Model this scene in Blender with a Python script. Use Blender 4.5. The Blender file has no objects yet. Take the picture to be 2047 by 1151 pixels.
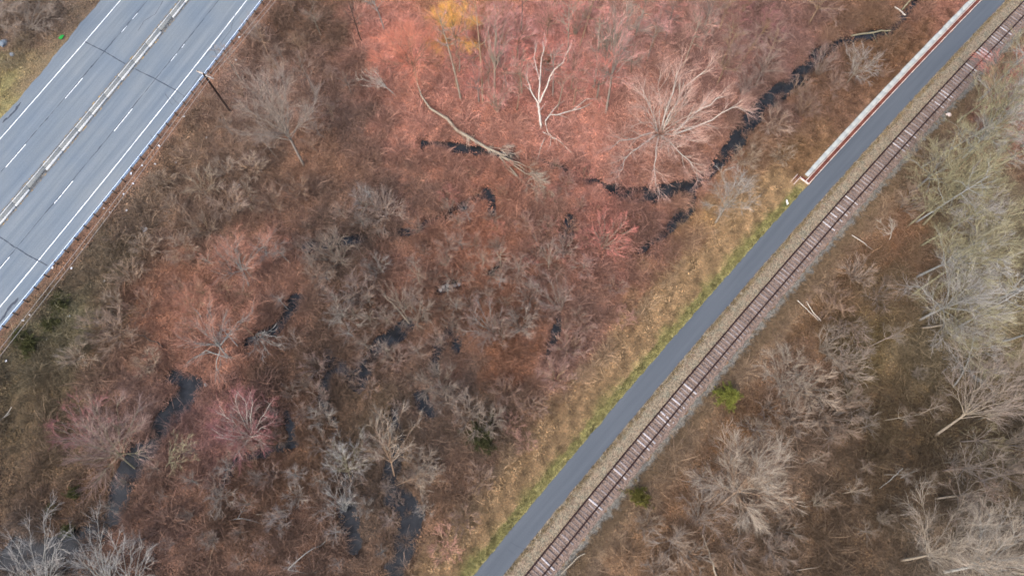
import bpy, math, random, time
import numpy as np

# ------------------------------------------------------------------ camera, sky, sun, exposure
sc = bpy.context.scene
H = 82.0                                   # drone height above the trail, metres
TH = math.radians(18.0)                    # tilt away from straight down
FPX = 1365.0                               # focal length in photo pixels (24 mm equivalent)
cam_data = bpy.data.cameras.new('camera')
cam_data.sensor_width = 36.0
cam_data.lens = 36.0 * FPX / 2047.0
cam_data.clip_end = 2000.0
cam = bpy.data.objects.new('camera', cam_data)
sc.collection.objects.link(cam)
cam.location = (0, 0, H)
cam.rotation_euler = (TH, 0, 0)
sc.camera = cam

SUN_EL, SUN_AZ = math.radians(50), math.radians(-140)     # soft light through thin cloud
world = bpy.data.worlds.new('World')
sc.world = world
world.use_nodes = True
wn = world.node_tree.nodes
sky = wn.new('ShaderNodeTexSky')
sky.sky_type = 'NISHITA'
sky.sun_disc = False
sky.sun_elevation = SUN_EL
sky.sun_rotation = SUN_AZ
sky.air_density = 1.0
sky.dust_density = 3.0
wn['Background'].inputs['Strength'].default_value = 0.15
world.node_tree.links.new(sky.outputs[0], wn['Background'].inputs['Color'])
sun_data = bpy.data.lights.new('sun', 'SUN')
sun_data.energy = 1.2
sun_data.angle = math.radians(50)
sun_data.color = (1.0, 0.93, 0.84)
sun = bpy.data.objects.new('sun', sun_data)
sc.collection.objects.link(sun)
sd = (math.sin(SUN_AZ) * math.cos(SUN_EL), math.cos(SUN_AZ) * math.cos(SUN_EL), math.sin(SUN_EL))
from mathutils import Vector
sun.rotation_euler = Vector(sd).to_track_quat('Z', 'Y').to_euler()
sc.view_settings.view_transform = 'Standard'
sc.view_settings.look = 'None'
sc.view_settings.gamma = 1.0
sc.view_settings.use_curve_mapping = False
sc.view_settings.exposure = 1.42
sc.cycles.max_bounces = 4
sc.cycles.diffuse_bounces = 3
sc.cycles.glossy_bounces = 2
sc.cycles.use_denoising = True
sc.cycles.denoiser = 'OPENIMAGEDENOISE'
sc.cycles.denoising_input_passes = 'RGB_ALBEDO_NORMAL'
sc.cycles.denoising_prefilter = 'FAST'
sc.cycles.filter_width = 1.6

rng = np.random.default_rng(7)
random.seed(7)
COL = sc.collection

# ------------------------------------------------------------------ pixels to places
CT, ST = math.cos(TH), math.sin(TH)
def ray(px, py):
    u = (px - 1023.5) / FPX; v = (575.5 - py) / FPX
    return np.array([u, v * CT + ST, v * ST - CT])
def at(px, py, z=0.0):
    d = ray(px, py)
    return np.array([0, 0, H]) + d * ((z - H) / d[2])

# railway-and-trail frame: s along, n to the wetland side
TO = np.array([0.0283, -2.1541]); TD = np.array([0.68452, 0.72899]); TN = np.array([-TD[1], TD[0]])
def tcurve(s): return 0.90 - 0.90 * ((s - 47.0) / 50.0) ** 2
def txy(s, n):
    s = np.asarray(s, float)
    n = np.asarray(n, float) + tcurve(s)
    return np.stack([TO[0] + TD[0] * s + TN[0] * n, TO[1] + TD[1] * s + TN[1] * n], -1)
def tsn(x, y):
    s = (x - TO[0]) * TD[0] + (y - TO[1]) * TD[1]
    return s, (x - TO[0]) * TN[0] + (y - TO[1]) * TN[1] - tcurve(s)
# highway frame: m = 0 at the guardrail, positive towards the wetland
RO = np.array([-37.314, 69.866]); RD = np.array([-0.47649, -0.87918]); RN = np.array([-RD[1], RD[0]])
def rcurve(s): return 0.28 - 0.28 * ((s - 27.0) / 27.0) ** 2
def rxy(s, m):
    s = np.asarray(s, float)
    m = np.asarray(m, float) + np.clip(rcurve(s), -1.2, 1)
    return np.stack([RO[0] + RD[0] * s + RN[0] * m, RO[1] + RD[1] * s + RN[1] * m], -1)
def rsm(x, y):
    s = (x - RO[0]) * RD[0] + (y - RO[1]) * RD[1]
    return s, (x - RO[0]) * RN[0] + (y - RO[1]) * RN[1] - np.clip(rcurve(s), -1.2, 1)
ROADZ = 0.02
ROADFIX = ROADZ

def sm(a, b, x):
    t = np.clip((x - a) / (b - a), 0, 1)
    return t * t * (3 - 2 * t)

_ph = rng.uniform(0, 6.28, (40, 3)); _dr = rng.uniform(0, 6.28, 40)
def wob(x, y, scale, lo, n=8):
    z = 0 * x
    for i in range(lo, lo + n):
        f = (0.6 + 0.13 * (i - lo)) / scale * 6.28
        z = z + np.sin(f * (x * math.cos(_dr[i]) + y * math.sin(_dr[i])) + _ph[i, 0]) / n ** 0.5
    return z

# streams and pools of the wetland: photo polylines (px, py, width px)
STREAMS = [
 [(1835,0,9),(1812,30,12),(1775,66,12),(1700,78,14),(1645,108,30),(1592,160,28),(1525,208,30),(1492,252,34),(1466,292,26),(1432,330,14),(1402,356,20),(1330,386,28),(1252,390,34),(1200,366,8),(1150,350,8),(1098,330,9),(1000,310,10),(930,296,14),(850,290,16)],
 [(1380,378,14),(1372,422,24),(1332,462,9),(1282,502,5)],
 [(985,424,9),(978,384,11),(940,402,12),(880,440,12),(830,460,8),(760,466,9),(662,488,20),(618,490,26)],
 [(594,596,22),(560,652,14),(500,690,22)],
 [(1006,534,16),(990,544,14)], [(916,566,10),(882,574,18)],
 [(812,652,24),(762,690,22),(732,728,32),(716,772,24),(655,705,10)],
 [(900,652,14),(878,692,15),(868,734,16)],
 [(350,752,24),(392,766,24),(345,822,46),(312,880,26),(272,920,44),(244,970,30),(226,1030,26),(190,1062,28),(120,1105,60),(30,1110,44)],
 [(436,975,6),(482,918,9),(588,884,9),(572,830,7)],
 [(795,800,14),(792,900,18),(776,958,20),(792,992,40),(824,1022,36),(814,1070,32),(786,1155,30)],
 [(690,960,26),(696,1040,30),(708,1092,20)], [(840,792,18),(860,830,16)],
 [(1142,440,20),(1132,470,18)], [(1122,628,6),(1100,705,7)], [(905,640,10),(912,700,12)], [(662,720,10),(646,800,14),(660,840,8)],
]
def stream_depth(x, y):
    d = np.full(np.shape(x), 9.0)
    for pl in STREAMS:
        q = [(at(a, b, -1.5)[:2], w / 17.0 / 2 * 1.0 + .06) for a, b, w in pl]
        for (p0, w0), (p1, w1) in zip(q[:-1], q[1:]):
            dx, dy = p1 - p0; L2 = dx * dx + dy * dy + 1e-9
            t = np.clip(((x - p0[0]) * dx + (y - p0[1]) * dy) / L2, 0, 1)
            dist = np.hypot(x - p0[0] - t * dx, y - p0[1] - t * dy)
            d = np.minimum(d, dist - (w0 + t * (w1 - w0)))
    return d
WATER_Z = -1.52
def height(x, y):
    x = np.asarray(x, float); y = np.asarray(y, float)
    s, n = tsn(x, y); rs, m = rsm(x, y)
    wet = -1.22 + 0.10 * wob(x, y, 9, 0) + 0.05 * wob(x, y, 3, 8) + 0.03 * wob(x, y, 1.4, 16)
    right = -0.7 + 0.35 * wob(x, y, 22, 24) + 0.06 * wob(x, y, 3, 8)
    side = np.where(n > 0, wet, right)
    k = np.where(n > 0, 1 - sm(1.7, 6.5, n), 1 - sm(7.6, 11.5, -n))
    z = side * (1 - k) - 0.035 * k
    kr = 1 - sm(0.9, 6.0, m)
    far = ROADFIX - 0.03 + 0.25 * sm(21.5, 30, -m) + 0.08 * wob(x, y, 6, 0) * sm(21, 24, -m)
    z = z * (1 - kr) + np.where(m < -20, far, ROADFIX - 0.035) * kr
    return z
def ground_z(x, y):
    z = height(x, y)
    d = stream_depth(x, y) + 0.16 * wob(x, y, 2.2, 8) + 0.10 * wob(x, y, 0.9, 16)
    carve = 1 - sm(-0.10, 0.70, d)
    s, n = tsn(x, y); rs, m = rsm(x, y)
    carve = carve * sm(1.5, 3.5, n) * sm(1.5, 4, m)
    return z * (1 - carve) + np.minimum(z, -1.75) * carve
def P(px, py, dz=0.0):
    z = 0.0
    for _ in range(6):
        p = at(px, py, z + dz)
        z = float(height(p[0], p[1]))
    p[2] = z + dz
    return p

# ------------------------------------------------------------------ colours
def lin(c):
    c = np.asarray(c, float) / 255.0
    return np.where(c <= 0.04045, c / 12.92, ((c + 0.055) / 1.055) ** 2.4)
def A(r, g, b, k=0.48):
    v = lin((r, g, b)) * k
    return (float(v[0]), float(v[1]), float(v[2]), 1.0)
PALETTE = """60,60:115,95,82 20,190:132,126,80 70,175:122,105,82 330,300:120,96,78 250,380:114,95,80 200,520:100,86,70 100,640:100,96,72 60,720:95,85,65 100,900:98,80,62
60,820:94,80,60 250,820:118,88,78 150,1000:102,78,60 80,1100:84,72,66 300,1050:114,84,72 380,600:152,98,74 430,680:142,94,76 520,540:140,98,82 420,420:116,92,78
500,300:120,95,80 530,180:132,104,93 620,60:105,80,66 650,150:120,90,78 700,250:112,85,75 640,300:132,95,74 800,80:192,106,88 820,230:168,100,82 900,60:186,120,80
950,150:182,106,94 1080,100:192,115,106 1080,200:184,106,92 1000,260:168,100,82 1250,80:172,120,106 1200,250:178,106,90 1300,250:172,114,98 1350,330:142,95,80 1450,130:142,98,90
1400,50:150,108,98 1560,80:127,90,84 1550,200:110,82,74 1650,200:115,85,68 1750,100:112,82,60 1800,150:112,80,58 1600,320:126,96,68 1480,450:152,120,78 1350,600:142,112,74
1200,820:132,108,76 1050,1000:135,110,76 980,1100:130,105,70 900,330:142,88,70 1000,370:152,88,64 970,470:158,90,58 830,380:120,88,76 720,430:107,86,76 700,520:102,82,72
800,530:120,82,68 1080,460:126,90,77 1200,420:152,85,72 1230,500:142,85,73 1280,480:107,75,66 1150,620:126,90,78 1020,700:124,75,48 1130,720:136,98,87 900,640:116,85,70
700,640:102,78,66 640,720:87,68,58 560,760:94,70,58 470,850:132,90,86 600,900:97,72,56 500,1000:102,75,60 600,1090:102,76,64 750,1000:92,76,66 870,1050:116,88,70
950,950:116,88,73 960,850:102,85,73 750,860:102,84,66 880,780:106,85,76 1950,180:152,100,86 2020,130:176,96,88 1880,280:126,100,76 1850,380:116,92,66 1780,470:122,88,64
1700,520:114,80,54 1600,650:114,85,58 1950,450:125,112,88 1990,600:118,105,78 1750,560:106,88,66 1720,700:92,78,50 1850,700:105,92,70 1580,740:126,98,80 1450,850:118,85,56
1650,830:102,82,68 1750,850:80,66,47 1900,850:87,73,54 1800,950:78,63,47 1980,950:92,78,60 1500,950:124,102,86 1350,1000:122,92,68 1250,1100:122,95,72 1500,1080:102,82,66
1650,1050:88,70,54 1900,1080:104,90,76"""
_pp, _pc = [], []  # top-centre reds: maple and litter hue with a rosy glow painted in
for tok in PALETTE.split():
    a, b = tok.split(':')
    _pp.append(at(*[float(v) for v in a.split(',')], -1.0)[:2]); _pc.append(lin([float(v) for v in b.split(',')]))
_pp = np.array(_pp); _pc = np.array(_pc)  # dark points mix mud colour with painted shade under the shrubs
DESAT = 0.32
def palette(x, y):
    x = np.atleast_1d(x); y = np.atleast_1d(y); out = np.zeros((len(x), 3))
    jx = x + 1.3 * wob(x, y, 5, 8); jy = y + 1.3 * wob(x, y, 5, 16)
    for i in range(0, len(x), 40000):
        d2 = (jx[i:i+40000, None] - _pp[None, :, 0]) ** 2 + (jy[i:i+40000, None] - _pp[None, :, 1]) ** 2
        w = 1 / (d2 + 5.0) ** 2
        out[i:i+40000] = (w @ _pc) / w.sum(1)[:, None]
    k = (0.20 + 0.17 * sm(1.7, 3.2, out[:, 0] / out[:, 1]))[:, None]
    return (out * (1 - k) + out.mean(1, keepdims=True) * np.array([1.05, 1.03, 0.92]) * k) * np.array([1.06, 1.03, 0.95])

# ------------------------------------------------------------------ materials
class NT:
    def __init__(s, name):
        s.m = bpy.data.materials.new(name); s.m.use_nodes = True
        s.t = s.m.node_tree; s.b = s.t.nodes['Principled BSDF']
        s.b.inputs['Roughness'].default_value = 0.9
        s.b.inputs['Specular IOR Level'].default_value = 0.15
    def n(s, typ, **kw):
        o = s.t.nodes.new(typ)
        for k, v in kw.items():
            if k.startswith('i_'): o.inputs[k[2:].replace('_', ' ')].default_value = v
            else: setattr(o, k, v)
        return o
    def l(s, a, b): s.t.links.new(a, b)
    def noise(s, scale, detail=3, vec=None, rough=0.55):
        o = s.n('ShaderNodeTexNoise'); o.inputs['Scale'].default_value = scale; o.inputs['Detail'].default_value = detail
        o.inputs['Roughness'].default_value = rough
        if vec is not None: s.l(vec, o.inputs['Vector'])
        return o.outputs['Fac']
    def ramp(s, fac, stops):
        o = s.n('ShaderNodeValToRGB'); e = o.color_ramp.elements
        e[0].position, e[0].color = stops[0]; e[1].position, e[1].color = stops[-1]
        for p, c in stops[1:-1]:
            q = e.new(p); q.color = c
        s.l(fac, o.inputs['Fac']); return o.outputs['Color']
    def mix(s, a, b, fac=0.5, mode='MIX'):
        o = s.n('ShaderNodeMix', data_type='RGBA', blend_type=mode)
        for sock, v in ((o.inputs['Factor'], fac), (o.inputs['A'], a), (o.inputs['B'], b)):
            if hasattr(v, 'is_linked'): s.l(v, sock)
            else: sock.default_value = v
        return [q for q in o.outputs if q.type == 'RGBA'][0]
    def attr(s, name, typ='GEOMETRY', out='Color'):
        o = s.n('ShaderNodeAttribute', attribute_name=name, attribute_type=typ); return o.outputs[out]
    def math(s, op, a, b=0.5):
        o = s.n('ShaderNodeMath', operation=op)
        for sock, v in zip(o.inputs, (a, b)):
            if hasattr(v, 'is_linked'): s.l(v, sock)
            else: sock.default_value = v
        return o.outputs[0]
    def pos(s): return s.n('ShaderNodeNewGeometry').outputs['Position']
    def uv(s): return s.n('ShaderNodeUVMap').outputs['UV']
    def col(s, c):
        if hasattr(c, 'is_linked'): s.l(c, s.b.inputs['Base Color'])
        else: s.b.inputs['Base Color'].default_value = c
        return s
    def bump(s, fac, strength=0.4, dist=0.05):
        o = s.n('ShaderNodeBump'); o.inputs['Strength'].default_value = strength; o.inputs['Distance'].default_value = dist
        s.l(fac, o.inputs['Height']); s.l(o.outputs['Normal'], s.b.inputs['Normal']); return s
G = lambda v: (v, v, v, 1)
M = {}
def plain(name, c, c2=None, scale=3.0, rough=0.85, metal=0.0, bump=0.0, spec=0.2):
    t = NT(name); t.b.inputs['Roughness'].default_value = rough; t.b.inputs['Metallic'].default_value = metal
    t.b.inputs['Specular IOR Level'].default_value = spec
    if c2 is None: t.col(c)
    else:
        f = t.noise(scale, 5, t.pos(), 0.65)
        t.col(t.ramp(f, [(0.3, c), (0.7, c2)]))
        if bump: t.bump(f, bump)
    M[name] = t.m; return t.m

# leaf-litter ground: hue by place from the vertex colours, leaf speckle on top
t = NT('litter_ground'); p = t.pos()
sp = t.noise(5.5, 6, p, 0.75); sp2 = t.noise(0.9, 4, p, 0.6)
vo = t.n('ShaderNodeTexVoronoi'); vo.inputs['Scale'].default_value = 7.0; t.l(p, vo.inputs['Vector'])
c = t.mix(t.attr('col'), t.ramp(sp, [(0.32, G(0.45)), (0.5, G(0.9)), (0.68, G(1.5))]), 1.0, 'MULTIPLY')
c = t.mix(c, t.ramp(sp2, [(0.3, (0.72, 0.76, 0.8, 1)), (0.7, (1.3, 1.15, 1.05, 1))]), 0.8, 'MULTIPLY')
c = t.mix(c, t.ramp(vo.outputs['Color'], [(0.1, G(0.6)), (0.9, G(1.35))]), 0.6, 'MULTIPLY')
t.col(c).bump(sp, 0.9, 0.15); M['litter_ground'] = t.m
# vegetation whose hue comes with each scattered piece
def scatter_mat(name, vlo, vhi, warm):
    t = NT(name); v = t.attr('var', 'GEOMETRY', 'Fac')
    c = t.mix(t.attr('col', 'INSTANCER'), t.ramp(v, [(0.0, G(vlo)), (0.75, G(0.5 * (vlo + vhi))), (1.0, warm)]), 1.0, 'MULTIPLY')
    t.col(c); M[name] = t.m
scatter_mat('brush_twig', 0.5, 1.5, (2.1, 2.0, 1.9, 1))
scatter_mat('leaf', 0.6, 1.4, (1.7, 1.5, 1.3, 1))
scatter_mat('grass_blade', 0.6, 1.3, (1.5, 1.45, 1.3, 1))
# tree bark and twigs: hue from the object's colour
t = NT('bark'); oc = t.n('ShaderNodeObjectInfo').outputs['Color']
f = t.noise(6, 5, t.pos(), 0.7)
t.col(t.mix(oc, t.ramp(f, [(0.3, G(0.55)), (0.7, G(1.3))]), 1.0, 'MULTIPLY')).bump(f, 0.6, 0.05); M['bark'] = t.m
t = NT('twig'); oc = t.n('ShaderNodeObjectInfo').outputs['Color']
v = t.attr('var', 'GEOMETRY', 'Fac'); tp = t.attr('tip', 'GEOMETRY', 'Fac')
c = t.mix(t.mix(oc, (0.30, 0.25, 0.20, 1), 0.5), oc, tp)
t.col(t.mix(c, t.ramp(v, [(0.0, G(0.6)), (1.0, G(1.5))]), 1.0, 'MULTIPLY')); M['twig'] = t.m
t = NT('evergreen_needle'); oc = t.n('ShaderNodeObjectInfo').outputs['Color']
v = t.attr('var', 'GEOMETRY', 'Fac'); tp = t.attr('tip', 'GEOMETRY', 'Fac')
c = t.mix(oc, t.ramp(v, [(0.0, G(0.5)), (1.0, G(1.6))]), 1.0, 'MULTIPLY')
t.col(t.mix(c, t.mix(c, (1.7, 1.6, 1.2, 1), 1.0, 'MULTIPLY'), tp)); M['evergreen_needle'] = t.m
# still dark water
t = NT('dark_water'); t.b.inputs['Roughness'].default_value = 0.12; t.b.inputs['Specular IOR Level'].default_value = 0.26
f = t.noise(0.7, 4, t.pos())
t.col(t.ramp(f, [(0.35, (0.008, 0.008, 0.008, 1)), (0.7, (0.026, 0.026, 0.026, 1))])).bump(t.noise(3, 3, t.pos()), 0.06, 0.02); M['dark_water'] = t.m
# aged pale asphalt of the highway, wheel tracks along the lanes (UV in metres: along, across)
t = NT('highway_asphalt'); uv = t.uv(); sep = t.n('ShaderNodeSeparateXYZ'); t.l(uv, sep.inputs[0])
mp = t.n('ShaderNodeMapping'); mp.inputs['Scale'].default_value = (0.035, 1.0, 1.0); t.l(uv, mp.inputs['Vector'])
tr = t.noise(1.1, 5, mp.outputs[0], 0.7); fine = t.noise(9, 5, t.pos(), 0.7); big = t.noise(0.16, 3, t.pos())
c = t.ramp(tr, [(0.3, (0.100, 0.122, 0.142, 1)), (0.5, (0.130, 0.151, 0.166, 1)), (0.72, (0.164, 0.182, 0.194, 1))])
c = t.mix(c, t.ramp(fine, [(0.3, G(0.78)), (0.7, G(1.2))]), 0.7, 'MULTIPLY')
c = t.mix(c, t.ramp(big, [(0.3, (0.88, 0.93, 1.0, 1)), (0.7, (1.1, 1.06, 1.02, 1))]), 0.8, 'MULTIPLY')
t.b.inputs['Roughness'].default_value = 0.7; t.col(c).bump(fine, 0.15, 0.02); M['highway_asphalt'] = t.m
t = NT('trail_asphalt'); uv = t.uv()
mp = t.n('ShaderNodeMapping'); mp.inputs['Scale'].default_value = (0.06, 1.2, 1.0); t.l(uv, mp.inputs['Vector'])
tr = t.noise(1.2, 3, mp.outputs[0]); fine = t.noise(11, 5, t.pos(), 0.75)
c = t.ramp(tr, [(0.3, (0.062, 0.071, 0.081, 1)), (0.7, (0.080, 0.089, 0.099, 1))])
c = t.mix(c, t.ramp(fine, [(0.3, G(0.75)), (0.7, G(1.25))]), 0.8, 'MULTIPLY')
t.b.inputs['Roughness'].default_value = 0.7; t.col(c).bump(fine, 0.15, 0.02); M['trail_asphalt'] = t.m
# gravel and ballast
def gravel(name, a, b, c2, scale):
    t = NT(name); p = t.pos(); vo = t.n('ShaderNodeTexVoronoi'); vo.inputs['Scale'].default_value = scale; t.l(p, vo.inputs['Vector'])
    f = t.noise(1.1, 5, p, 0.7); f2 = t.noise(14, 3, p, 0.8)
    c = t.ramp(f, [(0.3, a), (0.52, b), (0.7, c2)])
    c = t.mix(c, t.ramp(vo.outputs['Color'], [(0.1, G(0.5)), (0.9, G(1.5))]), 0.9, 'MULTIPLY')
    c = t.mix(c, t.ramp(f2, [(0.3, G(0.7)), (0.7, G(1.3))]), 0.7, 'MULTIPLY')
    t.col(c).bump(vo.outputs['Distance'], 0.8, 0.06); M[name] = t.m
gravel('verge_gravel', A(156,132,110), A(164,148,124), A(140,136,116), 8)
gravel('ballast_stone', A(140,118,106), A(154,132,118), A(166,144,128), 9)
gravel('shoulder_stone', A(118,114,108), A(138,132,120), A(156,134,110), 8)
gravel('dirt', A(104,108,112), A(122,122,120), A(140,134,124), 6)
def paint(name, c, under, lo, hi, scale=5):
    t = NT(name); t.b.inputs['Roughness'].default_value = 0.6
    t.col(t.mix(under, c, t.ramp(t.noise(scale, 6, t.pos(), 0.75), [(lo, G(0)), (hi, G(1))]))); M[name] = t.m
paint('white_paint', (0.66, 0.67, 0.67, 1), (0.2, 0.22, 0.24, 1), 0.34, 0.46)
paint('worn_white_paint', (0.6, 0.62, 0.63, 1), (0.16, 0.18, 0.2, 1), 0.42, 0.54)
paint('yellow_paint', A(214,170,90), A(132,138,142), 0.52, 0.62, 1.6)
plain('tar', (0.035, 0.042, 0.055, 1), (0.06, 0.07, 0.085, 1), 4)
plain('kerb_concrete', A(196,198,196,.6), A(222,222,218,.6), 2.0, bump=0.3)
plain('median_fill', A(134,140,142), A(165,166,160), 2.4, bump=0.3)
plain('wall_concrete', A(196,200,190,.5), A(216,218,210,.5), 1.5, bump=0.2)
plain('weathered_board', A(112,62,50,.5), A(140,82,66,.5), 2.5)
plain('pale_timber', A(222,200,186,.6), A(238,220,208,.6), 2.0)
plain('rail_steel', (0.020, 0.011, 0.011, 1), (0.036, 0.019, 0.018, 1), 5, rough=0.85, spec=0.1)
t = NT('tie_wood'); oc = t.n('ShaderNodeObjectInfo').outputs['Color']
f = t.noise(5, 6, t.pos(), 0.8)
t.col(t.mix(oc, t.ramp(f, [(0.3, G(0.5)), (0.5, G(1.0)), (0.7, G(1.45))]), 1.0, 'MULTIPLY')); M['tie_wood'] = t.m
plain('galvanised', A(216,230,248,0.85), A(234,244,252,0.85), 1.2, rough=0.45, spec=0.5)
plain('post_wood', A(92,74,62), A(110,92,78), 4)
plain('pole_wood', A(62,48,42), A(86,66,56), 3)
plain('arm_wood', A(214,196,178), A(230,216,202), 3)
plain('porcelain', A(120,110,104), rough=0.3)
plain('wire_metal', A(205,196,188), rough=0.5)
plain('white_plastic', (0.78, 0.78, 0.78, 1), A(215,215,215), 6, rough=0.4)
plain('sign_white', (0.85, 0.86, 0.85, 1), rough=0.4)
plain('green_post', A(90,130,90), rough=0.5)
plain('yellow_plastic', A(215,178,60), rough=0.4)
plain('green_plastic', A(60,190,80), rough=0.4)
plain('blue_stone', A(120,136,150), A(150,160,168), 4, bump=0.4)
plain('grey_stone', A(165,165,165), A(210,208,205), 5, bump=0.4)

# ------------------------------------------------------------------ mesh building
def mk(name, verts, faces, mat, parent=None, kind=None, smooth=False, uv=None, vattr=None, link=True):
    """verts (N,3), faces (F,k) array of one size -> one object"""
    verts = np.asarray(verts, np.float32); faces = np.asarray(faces, np.int32)
    me = bpy.data.meshes.new(name)
    me.vertices.add(len(verts)); me.vertices.foreach_set('co', verts.ravel())
    k = faces.shape[1]; nf = len(faces)
    me.loops.add(nf * k); me.loops.foreach_set('vertex_index', faces.ravel())
    me.polygons.add(nf); me.polygons.foreach_set('loop_start', np.arange(nf, dtype=np.int32) * k)
    if smooth: me.polygons.foreach_set('use_smooth', np.ones(nf, bool))
    me.update(calc_edges=True)
    if uv is not None:
        u = me.uv_layers.new(name='UVMap'); u.data.foreach_set('uv', np.asarray(uv, np.float32)[faces.ravel()].ravel())
    for an, av in (vattr or {}).items():
        if av.ndim == 2:
            a = me.attributes.new(an, 'FLOAT_COLOR', 'POINT')
            a.data.foreach_set('color', np.c_[av, np.ones(len(av))].astype(np.float32).ravel())
        else:
            a = me.attributes.new(an, 'FLOAT', 'POINT'); a.data.foreach_set('value', av.astype(np.float32))
    me.materials.append(M[mat])
    o = bpy.data.objects.new(name, me)
    if link: COL.objects.link(o)
    if parent is not None: o.parent = parent
    if kind: o['kind'] = kind
    return o
def tag(o, label, cat, group=None):
    o['label'] = label; o['category'] = cat
    if group: o['group'] = group
    return o
def root(name, label, cat, loc=(0, 0, 0), rz=0.0, group=None):
    o = bpy.data.objects.new(name, None); o.empty_display_size = 0.3
    COL.objects.link(o); o.location = [float(v) for v in loc]; o.rotation_euler = (0, 0, float(rz))
    return tag(o, label, cat, group)
BOXF = np.array([(0,3,2,1),(4,5,6,7),(0,1,5,4),(1,2,6,5),(2,3,7,6),(3,0,4,7)])
def box(sx, sy, sz, c=(0, 0, 0)):
    v = np.array([(-1,-1,-1),(1,-1,-1),(1,1,-1),(-1,1,-1),(-1,-1,1),(1,-1,1),(1,1,1),(-1,1,1)], float) * 0.5
    return v * (sx, sy, sz) + np.asarray(c, float), BOXF
def join(parts):
    vs, fs, o = [], [], 0
    for v, f in parts:
        vs.append(v); fs.append(np.asarray(f) + o); o += len(v)
    return np.concatenate(vs), np.concatenate(fs)
def ribbon(fxy, s0, s1, n0, n1, z, step=1.0, jit=0.0, seed=0, cross=2):
    r = np.random.default_rng(seed); s = np.arange(s0, s1 + 1e-6, step); K = len(s)
    rows = []
    for i in range(cross):
        t = i / (cross - 1); n = np.full(K, n0 + t * (n1 - n0))
        if jit and i in (0, cross - 1): n = n + r.normal(0, jit, K)
        rows.append(np.c_[fxy(s, n), np.full(K, z)])
    v = np.stack(rows, 1).reshape(-1, 3)
    i, j = np.meshgrid(np.arange(K - 1), np.arange(cross - 1), indexing='ij'); a = (i * cross + j).ravel()
    f = np.c_[a, a + cross, a + cross + 1, a + 1]
    nn = np.linspace(n0, n1, cross); uv = np.c_[np.repeat(s, cross), np.tile(nn, K)]
    e0 = v[f[0, 1]] - v[f[0, 0]]; e1 = v[f[0, 3]] - v[f[0, 0]]
    if e0[0] * e1[1] - e0[1] * e1[0] < 0: f = f[:, ::-1]
    return v, f, uv
def tubes(Pt, R, sides):
    """Pt (N,K,3), R (N,K) -> verts, quad faces, along parameter per vert, branch id per vert"""
    N, K, _ = Pt.shape
    T = np.gradient(Pt, axis=1); T /= np.linalg.norm(T, axis=2, keepdims=True) + 1e-9
    ref = np.where(np.abs(T[..., 2:3]) > 0.9, np.array([1.0, 0, 0]), np.array([0, 0, 1.0]))
    U = np.cross(T, ref); U /= np.linalg.norm(U, axis=2, keepdims=True) + 1e-9
    V = np.cross(T, U)
    a = np.arange(sides) * 2 * np.pi / sides
    ring = Pt[:, :, None, :] + R[:, :, None, None] * (np.cos(a)[None, None, :, None] * U[:, :, None, :] + np.sin(a)[None, None, :, None] * V[:, :, None, :])
    v = ring.reshape(-1, 3)
    b = (np.arange(N)[:, None, None] * K + np.arange(K - 1)[None, :, None]) * sides
    j = np.arange(sides)[None, None, :]; j2 = (j + 1) % sides
    f = np.stack([b + j, b + sides + j, b + sides + j2, b + j2], -1).reshape(-1, 4)
    tt = np.broadcast_to(np.linspace(0, 1, K)[None, :, None], (N, K, sides)).reshape(-1)
    bid = np.broadcast_to(np.arange(N)[:, None, None], (N, K, sides)).reshape(-1)
    return v, f, tt, bid
def resample(p, K):
    p = np.asarray(p, float); d = np.r_[0, np.cumsum(np.linalg.norm(np.diff(p, axis=0), axis=1))]
    t = np.linspace(0, d[-1], K); return np.stack([np.interp(t, d, p[:, i]) for i in range(3)], -1)
def tube_obj(name, pts, r, mat, parent=None, sides=6, K=None):
    pts = np.asarray(pts, float); K = K or len(pts)
    q = resample(pts, K); rr = np.interp(np.linspace(0, 1, K), np.linspace(0, 1, len(np.atleast_1d(r))), np.atleast_1d(r))
    v, f, _, _ = tubes(q[None], rr[None], sides)
    n = len(v); v = np.concatenate([v, q[:1], q[-1:]])
    caps = [(n, (i + 1) % sides, i, i) for i in range(sides)] + [(n + 1, n - sides + i, n - sides + (i + 1) % sides, n - sides + (i + 1) % sides) for i in range(sides)]
    f = [tuple(x) for x in f] + [c[:3] for c in caps]
    me = bpy.data.meshes.new(name); me.from_pydata([tuple(x) for x in v], [], [tuple(int(i) for i in x) for x in f])
    me.polygons.foreach_set('use_smooth', np.ones(len(f), bool)); me.update()
    me.materials.append(M[mat]); o = bpy.data.objects.new(name, me); COL.objects.link(o)
    if parent is not None: o.parent = parent
    return o

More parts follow.
